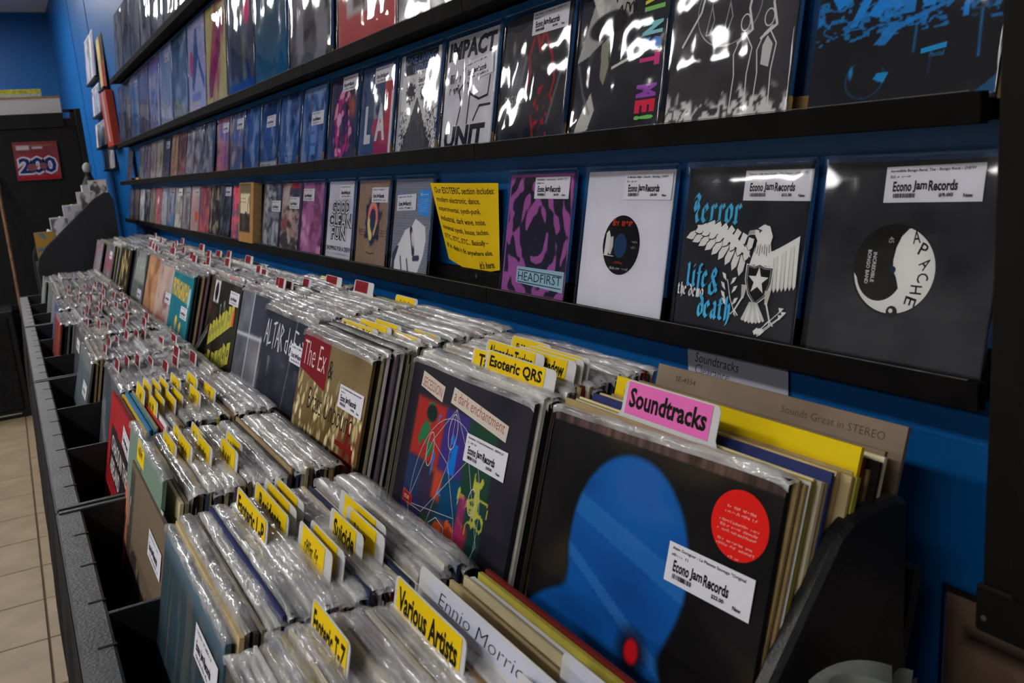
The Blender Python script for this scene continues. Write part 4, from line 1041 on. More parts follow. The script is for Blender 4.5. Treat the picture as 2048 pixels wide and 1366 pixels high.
def art_collage():
    a = Art(S12, S12, 150, (40, 39, 46)); noisy(a, 8, 5, 5, 3)
    P = a.fbm(14, 14, 5, 3); x0, x1, y0, y1 = .10, .80, -.02, .85
    ins = ((a.U > x0) & (a.U < x1) & (a.V > y0) & (a.V < y1)).astype(float)
    a.m(ins, (38, 52, 62))
    for (p, q, r, s, c) in ((.10, .60, .38, .85, (150, 44, 40)), (.38, .60, .60, .85, (56, 44, 110)), (.58, .56, .80, .85, (34, 60, 46)), (.10, .42, .24, .6, (40, 54, 86)), (.32, .48, .44, .60, (168, 62, 42)), (.24, .40, .36, .58, (52, 44, 66)), (.44, .42, .60, .60, (24, 62, 96)), (.60, .30, .80, .58, (30, 58, 52)), (.10, .20, .30, .44, (46, 42, 74)), (.30, .20, .46, .40, (46, 80, 60)), (.46, .22, .62, .42, (150, 60, 40)), (.60, .10, .70, .46, (140, 46, 66)), (.10, .0, .36, .22, (40, 30, 56)), (.36, .0, .62, .22, (54, 36, 92)), (.62, .0, .80, .2, (120, 40, 44))):
        a.rect(p, q, r, s, c, .95, .012)
    a.m(((P > .50) & (np.abs(a.U - .42) < .10) & (np.abs(a.V - .66) < .15)).astype(float), (20, 104, 190), .9); a.m(((P > .5) & (np.hypot(a.U - .24, (a.V - .73) * .8) < .09)).astype(float), (34, 104, 66), .95); a.ell(.25, .80, .05, .035, (26, 44, 40))
    q = a.fbm(18, 18, 9, 2); a.m(((np.abs(q - .5) < .05) & (np.hypot(a.U - .70, a.V - .55) < .12)).astype(float), (170, 168, 60), .9); a.m(((q > .55) & (np.hypot(a.U - .52, a.V - .32) < .12)).astype(float), (196, 78, 40), .9); a.m(((q > .5) & (np.hypot(a.U - .62, a.V - .07) < .10)).astype(float), (190, 160, 40), .9); a.m(((q > .6) & (np.hypot(a.U - .30, a.V - .08) < .14)).astype(float), (110, 50, 80), .9)
    a.line([(.66, .36), (.72, .30), (.80, .27)], .016, (196, 190, 170)); a.line([(.665, .235), (.70, .20)], .016, (190, 190, 160)); a.rect(.635, .36, .66, .40, (150, 70, 50))
    a.rect(.60, .30, .66, .56, (140, 44, 92), .8, .01)
    Wl = (150, 150, 160)
    for pts in ([(.16, .40), (.30, .70), (.46, .86), (.62, .70), (.78, .42), (.62, .12), (.40, .10), (.16, .40)], [(.46, .86), (.46, .64), (.30, .70)], [(.16, .40), (.58, .46), (.46, .64), (.30, .22), (.50, .28)], [(.62, .70), (.30, .40), (.16, .40)], [(.58, .46), (.66, .20), (.72, .30)]): a.strip(pts, .0016, Wl)
    t = np.linspace(0, 6.28, 40)
    a.strip([(.47 + .30 * math.cos(q), .46 + .36 * math.sin(q)) for q in t], .0016, Wl)
    for (cx, cy, rx, ry) in ((.46, .77, .035, .07), (.29, .66, .03, .07), (.70, .56, .03, .05), (.74, .26, .03, .045)): a.strip([(cx + rx * math.cos(q), cy + ry * math.sin(q)) for q in t[::2]] + [(cx + rx, cy)], .0018, (176, 176, 184))
    a.strip([(.40, .30), (.38, .38), (.44, .42), (.52, .40), (.52, .32), (.46, .26), (.40, .30)], .002, (170, 170, 178))
    a.strip([(.11, .445), (.20, .435), (.20, .395), (.11, .40), (.11, .445)], .0025, (176, 60, 50)); a.poly([(.115, .44), (.195, .432), (.195, .40), (.115, .405)], (130, 36, 34)); a.text('me', .125, .41, .05, .018, (190, 170, 160))
    a.poly([(.105, .89), (.325, .86), (.33, .925), (.11, .955)], (176, 166, 156)); a.text('SECESSION', .12, .895, .19, .04, (130, 50, 46), -.005, 0, -.10)
    a.poly([(.40, .875), (.86, .825), (.865, .885), (.41, .94)], (176, 166, 156)); a.text('a dark enchantment', .42, .89, .42, .042, (130, 50, 46), -.005, 0, -.095)
    return a
def art_flower():
    a = Art(S12, S12, 150, (96, 78, 50)); noisy(a, 30, 5, 5, 3, (255, 230, 190))
    r = random.Random(4)
    for i in range(7):
        cx, cy = r.uniform(.15, .9), r.uniform(.05, .75); R = r.uniform(.12, .2)
        a.ell(cx, cy, R * .7, R * .8, (112, 66, 44), 0, .05, .8); a.ell(cx, cy, R * .35, R * .45, (70, 44, 30), 0, .05, .8)
    for i in range(260):
        x, y = r.uniform(-.02, 1.02), r.uniform(-.02, .80); s = r.uniform(1.0, 1.9)
        k = r.random() ** 2; c = (204 - 90 * k, 192 - 96 * k, 150 - 90 * k)
        a.ell(x, y, .013 * s, .026 * s, (70, 52, 32), r.uniform(-.3, .3)); a.ell(x + .001, y + .002, .011 * s, .023 * s, c, r.uniform(-.3, .3)); 
    a.rect(0, .76, 1, 1, (120, 108, 84), .45, .1)
    a.poly([(-.001, .80), (.44, .745), (.44, 1.0), (-.001, 1.0)], (104, 28, 34))
    a.text('The Ex', .03, .825, .37, .125, (188, 170, 168), -.012)
    a.text('&', .45, .815, .07, .09, (30, 26, 24), 0); a.text('Brass Unbound', .22, .62, .66, .11, (34, 28, 26), -.01)
    R_ = (108, 30, 26)
    t = np.linspace(-2.6, .9, 16); a.strip([(.80 + .14 * math.cos(q), .46 + .16 * math.sin(q)) for q in t], .013, R_); a.strip([(.84, .66), (.83, .42)], .012, R_); a.strip([(.70, .56), (.93, .56)], .012, R_); a.strip([(.70, .50), (.93, .50)], .012, R_)
    return a
def art_scratch():
    a = Art(S12, S12, 90, (44, 46, 56)); noisy(a, 16, 4, 7, 3)
    a.m(np.clip((a.fbm(9, 4, 7, 3) - .55) * 5, 0, 1) * (a.V < .7), (96, 96, 108), .8); a.line([(.70, .98), (.60, .3)], .006, (120, 120, 130), .8)
    W = (178, 178, 188); x = .06
    G = {'A': [[(0, 0), (.5, 1), (1, -.1)], [(.2, .4), (.8, .35)]], 'L': [[(.1, 1), (.1, 0), (.9, .1)]], 'T': [[(0, .9), (1, 1)], [(.5, 1), (.45, -.1)]], 'R': [[(.1, -.1), (.1, 1), (.8, .8), (.2, .5), (.9, 0)]], 'd': [[(.8, 1), (.8, 0), (.2, .1), (.2, .45), (.8, .5)]], 'e': [[(.2, .3), (.8, .4), (.5, .6), (.2, .3), (.4, 0), (.9, .1)]], 'F': [[(.1, -.2), (.1, 1), (1, .95)], [(.1, .55), (.7, .5)]], 'Y': [[(0, .7), (.5, .4), (1, .8)], [(.5, .4), (.3, -.4)]]}
    for ch in 'ALTAR deFeY':
        if ch != ' ':
            for st in G[ch]: a.strip([(x + p * .075, .77 + q * .15) for p, q in st], .006, W)
        x += .085 if ch != ' ' else .03
    return a
def art_grid():
    a = Art(S12, S12, 90, (84, 86, 96)); noisy(a, 26, 7, 7, 4); a.rect(.36, .70, 1, 1, (50, 54, 68), .9); a.rect(.36, .0, 1, .30, (66, 68, 80), .7)
    a.ell(.62, .50, .16, .14, (120, 116, 120), 0, .1); a.ell(.75, .14, .14, .10, (110, 108, 112), 0, .08)
    for p in ([(.0, .66), (1, .70)], [(.0, .34), (1, .36)], [(.34, 0), (.36, 1)], [(.68, .36), (.68, .70)], [(0, .12), (.34, .12)]): a.line(p, .012, (166, 168, 178))
    a.text('FAITH D', .42, .06, .55, .13, (150, 152, 164), -.04)
    return a
def art_yellow_words():
    a = Art(S12, S12, 110, (44, 40, 36)); noisy(a, 20, 6, 6, 3); a.m(np.clip((a.fbm(12, 12, 4, 2) - .60) * 8, 0, 1) * (a.V < .3), (170, 150, 70))
    a.rect(.03, .78, .24, .97, (180, 180, 186)); a.ell(.135, .87, .06, .08, (34, 32, 34))
    Yc = (164, 160, 66); r = random.Random(3)
    for (x, y, w, h, n) in ((.06, .40, .80, .22, 8), (.02, .16, .22, .20, 2), (.28, .17, .62, .22, 5)):
        for i in range(n):
            xx = x + w * i / n; yy = y + (xx - x) * .34
            a.poly([(xx, yy), (xx + w / n * .93, yy + .03), (xx + w / n * .86, yy + h * r.uniform(.8, 1)), (xx + .004, yy + h * r.uniform(.75, .95))], Yc); a.layer -= 1
            if r.random() < .7: a.layer += 1; a.poly([(xx + w / n * .35, yy + h * .35), (xx + w / n * .6, yy + h * .38), (xx + w / n * .58, yy + h * .6), (xx + w / n * .36, yy + h * .6)], (52, 48, 60)); a.layer -= 1
    a.layer += 2
    a.scrawl(.36, .70, .18, .12, (130, 150, 120), 3, 4, .3); a.scrawl(.08, .04, .8, .06, (186, 180, 160), 14, 4, .22)
    a.rect(0, 0, .01, 0.01, (0, 0, 0)); a.poly([(.80, .66), (.87, .66), (.87, .78), (.80, .78)], (226, 90, 50))
    return a
def art_teal():
    a = Art(S12, S12, 110, (30, 100, 116)); noisy(a, 10, 3, 3, 3); a.rect(0, 0, 1, .4, (44, 92, 110), .6, .2); Yc = (196, 160, 36)
    a.text('PROPAGANDHI', .05, .76, .78, .17, Yc, .03, 0, -.03); a.disc(.90, .80, .05, .09, (150, 180, 184), 20)
    for (x0, y0, x1, y1) in ((.44, .04, .44, .52), (.34, .06, .66, .50), (.56, .05, .26, .42), (.5, .2, .62, .46)): a.strip([(x0, y0), ((x0 + x1) / 2 + .02, (y0 + y1) / 2), (x1, y1)], .012, (180, 140, 50))
    for (x, y, s) in ((.44, .55, .06), (.66, .52, .05), (.26, .44, .045), (.30, .30, .03)): a.disc(x, y, s, s * .8, (200, 162, 60), 14); a.disc(x, y - s * .8, s * .5, s * .6, (176, 140, 60), 10)
    a.disc(.58, .26, .05, .12, (190, 180, 110), 14); a.scrawl(.30, .08, .3, .06, (200, 190, 40), 5, 3)
    a.rect(0, 0, .015, 1, (90, 140, 150)); return a
def simple(seed, bg, cols, n=40, scale=3): return art_splash(seed, bg, cols, scale, S12, n)
GU = 'front covers of the upper bins'
def cover_u(k, fx, label, art, col, st=None, top=TOPU, dy=0.0, turn=0.0, glossy=None, tilt=0.0):
    mw = frame(fx - S12 * math.sin(LEAN_U), ub(k) + dy, top - S12 * math.cos(LEAN_U), LEAN_U, turn, tilt)
    return record('twelve_inch_record', label, mw, art, S12, col, glossy, st, group=GU, flap=FLAP[k % 10], jacket=J12[2])
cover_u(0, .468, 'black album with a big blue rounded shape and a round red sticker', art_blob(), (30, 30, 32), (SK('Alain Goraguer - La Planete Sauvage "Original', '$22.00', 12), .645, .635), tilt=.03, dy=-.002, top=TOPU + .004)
cover_u(1, .453, 'black album with a collage of coloured squares and thin white lines', art_collage(), (40, 40, 46), (SK('Secession - A Dark Enchantment - (NEW) LP', '$20.00', 13), .58, .69))
cover_u(2, .403, 'album with cream flower buds and a dark red title block', art_flower(), (90, 74, 50), (SK('Ex, The & Brass Unbound - Enormous Door', '$18.00', 14), .66, .72))
cover_u(3, .427, 'black album with scratched white angular lettering', art_scratch(), (40, 42, 50), (ST_PLAIN[1], .66, .74))
cover_u(4, .461, 'grey photo-grid album with pale bars', art_grid(), (70, 72, 84), None)
cover_u(5, .466, 'dark album with big rough yellow lettering and an orange dot', art_yellow_words(), (40, 36, 34), (ST_PLAIN[2], .64, .82))
cover_u(6, .415, 'teal album with a yellow title and yellow mushroom shapes', art_teal(), (30, 96, 112), (ST_PLAIN[0], .62, .60))
a = simple(131, (150, 132, 126), [(120, 84, 84), (170, 150, 140)]); a.rect(0, 0, 1, .18, (172, 170, 170)); a.rect(.2, .18, .9, .48, (140, 84, 84), .8, .04); a.rect(.78, .2, 1, .9, (150, 146, 146), .7)
cover_u(7, .425, 'dusty pink and grey album left of the teal one', a, (140, 120, 118), (ST_PLAIN[1], .62, .62))
cover_u(8, .438, 'tan orange album in the ninth upper bin', simple(132, (150, 112, 84), [(170, 130, 100), (120, 80, 60)]), (150, 112, 84))
a = simple(133, (84, 88, 88), [(56, 60, 62), (120, 124, 122)]); a.rect(.1, .62, .9, .92, (130, 134, 130), .8); a.scrawl(.12, .76, .7, .1, (150, 154, 150), 5, 4); a.rect(.96, 0, 1, 1, (44, 56, 40))
cover_u(9, .437, 'dim grey green poster-like album with a faint title', a, (80, 84, 84), (ST_PLAIN[2], .56, .44))
a = Art(S12, S12, 70, (40, 36, 30)); r_ = random.Random(5)
for i in range(40): a.ell(r_.choice((.2, .38, .6, .8)) + r_.uniform(-.04, .04), r_.uniform(.02, .95), .03, .05, (196, 176, 110), 0, .02)
cover_u(10, .420, 'black album with strings of pale yellow lights', a, (40, 36, 30))
a = simple(134, (96, 92, 98), [(80, 78, 84), (120, 114, 116)]); a.rect(0, .62, 1, .84, (120, 70, 82), .8, .05)
cover_u(11, .390, 'grey album with a wine red band near its top', a, (96, 92, 98), (ST_PLAIN[0], .55, .80))
cover_u(12, .375, 'lilac grey album last in the far upper bin', simple(135, (110, 106, 114), [(130, 126, 134), (120, 84, 100)]), (110, 106, 114))
# a second cover showing left of the yellow-lettered one
mw = frame(.452 - S12 * math.sin(LEAN_U) + .03, ub(5) + .052, TOPU + .006 - S12 * math.cos(LEAN_U), LEAN_U)
a = simple(136, (150, 140, 130), [(186, 110, 104), (160, 150, 140)]); a.rect(.12, .3, .42, .95, (190, 104, 96), .7, .06)
record('twelve_inch_record', 'cream album with a coral figure peeping out left of the yellow-lettered one', mw, a, S12, (150, 140, 130), None, None, group=GU, flap=FLAP[3], jacket=J12[0])

# ---- front covers, lower tier
GL = 'front covers of the lower bins'
def cover_l(k, fx, label, art, col, st=None, top=TOPL, dy=0.0, lean=LEAN_L, flap=True, turn=0.0):
    mw = frame(fx - S12 * math.sin(lean), lb_(k) + dy, top - S12 * math.cos(lean), lean, turn)
    return record('twelve_inch_record', label, mw, art, S12, col, None, st, group=GL, flap=FLAP[(k + 4) % 10] if flap else None, jacket=J12[2])
a = Art(S12, S12, 70, (44, 58, 66)); noisy(a, 8, 3, 3, 4); a.rect(0, 0, 1, .55, (34, 46, 50), .7, .2); q = a.fbm(30, 3, 4, 2); a.m((q > .55) * (a.V < .93) * (a.V > .35) * (a.U > .12), (78, 75, 69), .6); a.rect(0, .93, 1, 1, (80, 104, 122), .7, .03)
cover_l(1, .100, 'grey teal album with a tall white sticker, front of the near lower bin', a, (60, 80, 92), (ST_PLAIN[1], .64, .80))
a = Art(S12, S12, 110, (96, 116, 106)); q = a.fbm(26, 3, 7, 3); a.m((a.V < .62 + (q - .5) * .4), (176, 98, 70)); a.m((a.V < .36 + (q - .5) * .6) | ((q > .52) & (np.abs(a.V - .5) < .06)), (52, 66, 70)); a.m(np.clip((a.fbm(9, 5, 5, 3) - .46) * 8, 0, 1) * (np.hypot((a.U - .32) * 1.6, a.V - .72) < .24), (48, 54, 54), .9)
cover_l(2, .112, 'green and orange dripping-paint album in the third lower bin', a, (90, 112, 104), None, TOPL + .030, dy=.016)
a = Art(S12, S12, 60, (96, 84, 70)); a.m((a.V < .62 + (a.fbm(16, 3, 3, 2) - .5) * .3), (56, 46, 48)); a.m(np.clip((a.fbm(12, 3, 9, 2) - .55) * 8, 0, 1) * (a.V < .4), (110, 70, 50), .7); a.rect(0, .60, .14, .97, (60, 58, 56)); a.scrawl(.02, .7, .1, .2, (150, 146, 140), 2, 4)
record('twelve_inch_record', 'brown sunset album leaning in front of the dripping-paint one', frame(.100 - S12 * math.sin(LEAN_L), lb_(2) - .050, .951 - S12 * math.cos(LEAN_L) + .004, LEAN_L), a, S12, (80, 70, 62), None, (ST_PLAIN[2], .64, .78), group=GL, jacket=J12[2])
a = Art(S12, S12, 70, (140, 32, 38)); noisy(a, 8, 3, 3, 4); a.pfill([(.12, .58), (.98, .50), (.98, .80), (.12, .84)], (38, 34, 36)); a.text('CHAOS IN THE', .18, .70, .72, .09, (172, 168, 168), .02, 0, -.06); a.text('ABELAND', .18, .58, .45, .09, (172, 168, 168), .02, 0, -.06)
a.m(np.clip((a.fbm(8, 8, 4, 3) - .5) * 8, 0, 1) * (a.V < .26), (150, 140, 140), .8)
for i in range(3): a.scrawl(.10, .46 - i * .09, .62, .035, (196, 110, 110), 20, i, -.06)
cover_l(3, .116, 'bright red album with white words on a black block', a, (130, 30, 36), (ST_PLAIN[0], .64, .82, -.1), TOPL + .012, flap=False)
a = simple(141, (74, 78, 84), [(100, 106, 112), (56, 60, 66)]); cover_l(4, .135, 'dull grey album half hidden behind the red one', a, (80, 80, 86))
a = Art(S12, S12, 40, (72, 82, 88)); noisy(a, 14, 7, 2, 4); a.rect(.0, .9, 1, 1, (110, 110, 106), .6)
cover_l(5, .112, 'grey blue album in a loose clear bag, front of a thick pack of spines', a, (90, 88, 84), (ST_PLAIN[1], .60, .70), lean=math.radians(16))
a = Art(S12, S12, 50, (104, 48, 40)); noisy(a, 14, 4, 4, 4); a.rect(.3, .1, .8, .5, (150, 96, 50), .7, .1); a.rect(0, .93, 1, 1, (120, 40, 40)); a.rect(0, 0, .05, 1, (60, 62, 100))
cover_l(7, .085, 'rust red album at the front of a far lower bin', a, (110, 50, 44), (ST_PLAIN[2], .66, .52))
cover_l(6, .125, 'charcoal album in the seventh lower bin', simple(142, (60, 60, 66), [(84, 84, 90), (44, 44, 50)]), (60, 60, 66), (ST_PLAIN[0], .2, .8))
a = Art(S12, S12, 40, (64, 76, 116)); a.rect(0, 0, .6, .4, (150, 140, 100), .8, .03); cover_l(8, .10, 'blue and cream album in the ninth lower bin', a, (66, 76, 110))
cover_l(9, .11, 'grey album in the tenth lower bin', simple(143, (110, 110, 116), [(130, 130, 134), (90, 90, 96)]), (110, 110, 116)); cover_l(10, .11, 'smoke grey album, last but one in the lower tier', simple(144, (96, 100, 100), [(120, 124, 122), (76, 80, 80)]), (96, 100, 100)); cover_l(11, .10, 'pale olive grey album, last in the lower tier', simple(145, (104, 108, 104), [(124, 128, 122), (84, 88, 84)]), (104, 108, 104))

# ---- the packed records behind them
SPINE = [(176, 176, 180), (196, 194, 190), (128, 134, 144), (60, 58, 56), (150, 146, 136), (36, 36, 38), (120, 112, 100), (170, 166, 158), (44, 52, 72), (96, 40, 40), (84, 92, 88), (138, 120, 90), (190, 188, 184), (28, 28, 30), (70, 80, 96), (110, 96, 110), (160, 150, 120)]
WARM = [(176, 158, 122), (150, 132, 98), (190, 176, 140), (60, 50, 44), (120, 98, 66), (40, 46, 88), (96, 34, 30), (196, 186, 158), (140, 120, 84), (30, 28, 28), (168, 150, 110), (150, 140, 60)]
NAMED_U = {0: ('behind the blue-shape cover', 17, .476, .560), 1: ('behind the collage cover', 27, .462, .612), 2: ('behind the flower-bud cover', 33, .412, .614), 3: ('behind the scratch-lettered cover', 30, .436, .614), 4: ('behind the photo-grid cover', 22, .470, .614)}
NAMED_L = {0: ('from the front of the nearest lower bay', 33, .095, .335), 1: ('behind the grey teal cover', 34, .110, .325), 2: ('behind the dripping-paint cover', 34, .125, .325), 3: ('behind the red cover', 32, .124, .325)}
rr = random.Random(11)
def ordinal(i):
    ones = ['first', 'second', 'third', 'fourth', 'fifth', 'sixth', 'seventh', 'eighth', 'ninth', 'tenth', 'eleventh', 'twelfth', 'thirteenth', 'fourteenth', 'fifteenth', 'sixteenth', 'seventeenth', 'eighteenth', 'nineteenth']
    if i < 19: return ones[i]
    t, o = divmod(i + 1, 10)
    return ('twentieth', 'thirtieth', 'fortieth')[t - 2] if o == 0 else ('twenty-', 'thirty-', 'forty-')[t - 2] + ones[o - 1]
NREC = [0]
def pack(named, cy, base, lean, top, tier):
    for k, (where, n, x0, x1) in named.items():
        for i in range(n):
            fx = x0 + (x1 - x0) * i / max(1, n - 1) + rr.uniform(-.0008, .0008)
            warm = tier == 'upper' and k == 0
            bare = warm or (tier == 'lower' and k == 0 and i > 22) or (rr.random() < (.12 if tier == 'upper' else .26))
            c = rr.choice(WARM if warm or (bare and rr.random() < .5) else SPINE)
            if tier == 'lower' and k == 3 and i < 8: c = [(180, 110, 100), (206, 168, 60), (50, 110, 160), (60, 120, 150), (120, 120, 90), (160, 46, 50), (190, 188, 190), (190, 190, 196)][i]; bare = True
            dz = rr.uniform(-.007, .004) if warm else rr.uniform(-.005, .005)
            mw = frame(fx - S12 * math.sin(lean), cy(k) + rr.uniform(-.006, .006), base + dz + .004, lean + rr.uniform(-.002, .002), rr.uniform(-.004, .004))
            tone = 'dark' if sum(c) < 200 else 'pale' if sum(c) > 430 else 'mid-toned'
            lab = '%s %s record, %s in line %s' % (tone, 'bare' if bare else 'plastic-bagged', ordinal(i), where)
            r = use_mesh('packed_record', rr.choice(J12), None, alb(c))
            r.matrix_world = mw
            tag(r, lab, 'record', 'records packed %s' % where)
            if not bare: use_mesh('plastic_sleeve', rr.choice(FLAP), r)
            NREC[0] += 1
pack(NAMED_U, ub, BASEU, LEAN_U, TOPU, 'upper')
pack(NAMED_L, lb_, BASEL, LEAN_L, TOPL, 'lower')

# the far bins: past the first few hundred the records run together
LOW = [flap_mesh('tmp', S12, S12, 16, 300 + i, 1.0) for i in range(5)]
FV = [np.array([v.co[:] for v in m.vertices]) for m in LOW]; FF = [[tuple(p.vertices) for p in m.polygons] for m in LOW]
for m in LOW: bpy.data.meshes.remove(m)
V, F, Cc, MI = [], [], [], []
def far_pack(cy, base, lean, ks, x0f, x1, n):
    for k in ks:
        x0 = x0f(k)
        for i in range(n):
            fx = x0 + (x1 - x0) * (i + 1) / n
            mw = np.array(frame(fx - S12 * math.sin(lean), cy(k) + rr.uniform(-.006, .006), base + rr.uniform(-.007, .007), lean + rr.uniform(-.01, .01), rr.uniform(-.02, .02)))
            c = alb(rr.choice(SPINE)); t = .0045
            bv = np.array([(-S12/2, 0, -t), (S12/2, 0, -t), (S12/2, S12, -t), (-S12/2, S12, -t), (-S12/2, 0, 0), (S12/2, 0, 0), (S12/2, S12, 0), (-S12/2, S12, 0)])
            q = rr.randrange(5)
            for vv, ff, mi, cc in ((bv, [(3, 2, 1, 0), (4, 5, 6, 7), (0, 1, 5, 4), (1, 2, 6, 5), (2, 3, 7, 6), (3, 0, 4, 7)], 0, c), (FV[q], FF[q], 1, (.5, .5, .5))):
                b = sum(len(z) for z in V) if False else far_pack.n
                p = vv @ mw[:3, :3].T + mw[:3, 3]
                V.append(p); far_pack.n += len(p); Cc.extend([cc] * len(p))
                F.extend([tuple(b + j for j in f) for f in ff]); MI.extend([mi] * len(ff))
far_pack.n = 0
FXU = {4: .461, 5: .466, 6: .415, 7: .425, 8: .438, 9: .437, 10: .42, 11: .39, 12: .375}
FXL = {4: .135, 5: .112, 6: .125, 7: .085, 8: .10, 9: .11, 10: .11, 11: .10}
far_pack(ub, BASEU, LEAN_U, range(5, 13), lambda k: FXU[k] + .004, .612, 22)
far_pack(lb_, BASEL, LEAN_L, range(4, 12), lambda k: FXL[k] + .004, .318, 26)
me = bpy.data.meshes.new('far_packed_records'); me.from_pydata(np.concatenate(V).tolist(), [], F)
ca = me.color_attributes.new('Col', 'FLOAT_COLOR', 'POINT'); ca.data.foreach_set('color', np.concatenate([np.array(Cc), np.ones((len(Cc), 1))], 1).ravel().astype(np.float32))
me.materials.append(M_PRINT); me.materials.append(M_CRINKLE); me.polygons.foreach_set('material_index', MI)
me.polygons.foreach_set('use_smooth', [m == 1 for m in MI]); me.update()
tag(use_mesh('far_packed_records', me), 'bagged records packed tightly in the far bins of both tiers', 'records', kind='stuff')

# ---- divider cards
def divider(x, y0, y1, ztop, label, words=None, fill=(204, 168, 16), tabh=.034, base=BASEU, lean=LEAN_U, cy=None, full=False, group=None, seed=1, red=False, hand_=False, corner=.006, lw=(0.0, .84), tcol=(30, 28, 16), wide=S12):
    """white card whose tab, from y1 (left as seen) to y0 (right), stands above the records"""
    c = cy if cy is not None else (y0 + y1) / 2
    h = (ztop - base) / math.cos(lean)
    mw = frame(x - h * math.sin(lean), c, base, lean)
    xl, xr = c - y1, c - y0          # local x: right is -Y
    body = h - tabh
    q = corner
    pts = [(-wide / 2, 0), (wide / 2, 0), (wide / 2, body)] + ([(xr + .004, body)] if xr < wide / 2 - .01 else []) + [(xr, body + .006), (xr, h - q), (xr - q * .3, h - q * .3), (xr - q, h), (xl + q, h), (xl + q * .3, h - q * .3), (xl, h - q), (xl, body + .006)] + ([(xl - .004, body)] if xl > -wide / 2 + .01 else []) + [(-wide / 2, body)]
    o = MB().prism(pts, 'z', -.0006, .0).build('divider_card', M_WHITE)
    o.matrix_world = mw
    tag(o, label, 'divider', group)
    w = xr - xl; l0, l1 = lw
    if fill is not None:
        a = Art(w * (l1 - l0), tabh * .86, 4, fill)
        if words:
            bw = min(.92, .0104 * len(words) / (w * (l1 - l0)))
            a.text(words, .5 - bw / 2, .22, bw, .62, tcol, .032)
        elif not red: a.scrawl(.14, .30, .6, .42, (52, 46, 20), 8, seed)
        else: a.scrawl(.12, .35, .7, .3, (90, 14, 20), 8, seed)
        t = use_mesh('tab_label', a.mesh('tab_label'), o)
        t.location = ((xl + w * l0 + xl + w * l1) / 2, h - tabh * .90, .0004)
    elif words:
        a = Art(w * .8, tabh * .8, 4, (168, 170, 184)); a.text(words, .06, .25, .8, .5, (26, 26, 30), -.015, .2)
        t = use_mesh('tab_label', a.mesh('tab_label'), o); t.location = ((xl + xr) / 2, h - tabh * .88, .0004)
    return o
YEL = (204, 168, 16)
DU = 'yellow divider tabs in the upper bins'
divider(.495, .545, .677, 1.128, 'white divider card with a pink tab reading Soundtracks', 'Soundtracks', (226, 96, 160), .036, cy=ub(0), lw=(.04, .93))
for x, y0, y1, zt, w, lb, sd in (
 (.505, .845, .985, 1.122, 'Alexander Tucker', 'yellow-tabbed divider with a two-word name, behind the collage album, upper left of its row', 1),
 (.488, .868, .992, 1.113, 'Tarentel', 'yellow-tabbed divider sunk low in the plastic just behind the collage album', 2),
 (.486, .790, .950, 1.117, 'Esoteric QRS', 'yellow-tabbed divider with three index letters, behind the collage album', 4),
 (.512, .790, .918, 1.122, 'Vatican Shadow', 'yellow-tabbed divider rightmost of the row behind the collage album', 5),
 (.522, .790, .910, 1.122, None, 'yellow-tabbed divider, second of three close together at the back right', 6),
 (.530, .790, .905, 1.122, None, 'yellow-tabbed divider, third of three close together at the back right', 7),
 (.536, .880, .975, 1.123, None, 'yellow-tabbed divider behind the two-word name', 8),
 (.480, 1.140, 1.262, 1.103, 'Matmos', 'yellow-tabbed divider with a six-letter name, right of the flower-bud album', 9),
 (.505, 1.128, 1.225, 1.104, 'Negativland', 'yellow-tabbed divider behind and right of the six-letter one', 10),
 (.462, 1.262, 1.430, 1.102, 'Esoteric E-K', 'yellow-tabbed divider with an index letter range, above the flower-bud album', 11),
 (.476, 1.240, 1.380, 1.106, None, 'yellow-tabbed divider just behind the index range one', 12),
 (.490, 1.235, 1.345, 1.107, None, 'pale yellow divider tab third behind the flower-bud album', 13),
 (.622, 1.475, 1.580, 1.104, None, 'lone yellow divider tab at the wall behind the scratch-lettered bin', 14),
 (.620, 1.930, 2.040, 1.104, None, 'lone small yellow divider tab at the wall behind the photo-grid bin', 15)):
    k = int((y0 + y1) / 2 / PITCH_U - UY0 / PITCH_U)
    if w in ('Tarentel',) or w is None: pass
    divider(x, y0, y1, zt, lb, w, YEL, .030, cy=ub(k), group=DU, seed=sd, lw=(.04, .86 if w != 'Tarentel' else .94))
DR = 'red-labelled divider tabs in the far upper bins'
for i, (x, k, f0, f1) in enumerate(((.520, 4, .30, .48), (.516, 4, .52, .70), (.508, 4, .34, .52), (.560, 4, .3, .5), (.604, 4, .05, .4), (.606, 3, .55, .9), (.545, 5, .2, .4), (.55, 5, .45, .62), (.530, 6, .2, .42), (.545, 6, .5, .7), (.60, 6, .3, .6), (.50, 6, .6, .8),
  (.50, 7, .2, .45), (.51, 7, .5, .75), (.55, 7, .3, .5), (.59, 7, .4, .7), (.60, 7, .1, .3), (.49, 8, .15, .4), (.50, 8, .5, .75), (.53, 8, .3, .5), (.59, 8, .2, .5), (.48, 9, .1, .35), (.482, 9, .4, .62), (.485, 9, .68, .92), (.55, 9, .3, .5), (.57, 9, .5, .7), (.60, 9, .6, .8), (.52, 10, .3, .6), (.56, 10, .4, .6), (.58, 11, .3, .5))):
    y0 = ub(k) - S12 / 2
    divider(x, y0 + S12 * f0, y0 + S12 * f1, 1.112 + .004 * (i % 3), 'red-labelled white divider in upper bay %s from the near end, tab %s' % (ordinal(k), ordinal(i)), None, (112, 20, 32), .026, cy=ub(k), group=DR, seed=i, red=True, lw=(.06, .72), tcol=(60, 10, 16))
DL = 'yellow divider tabs in the lower bins'
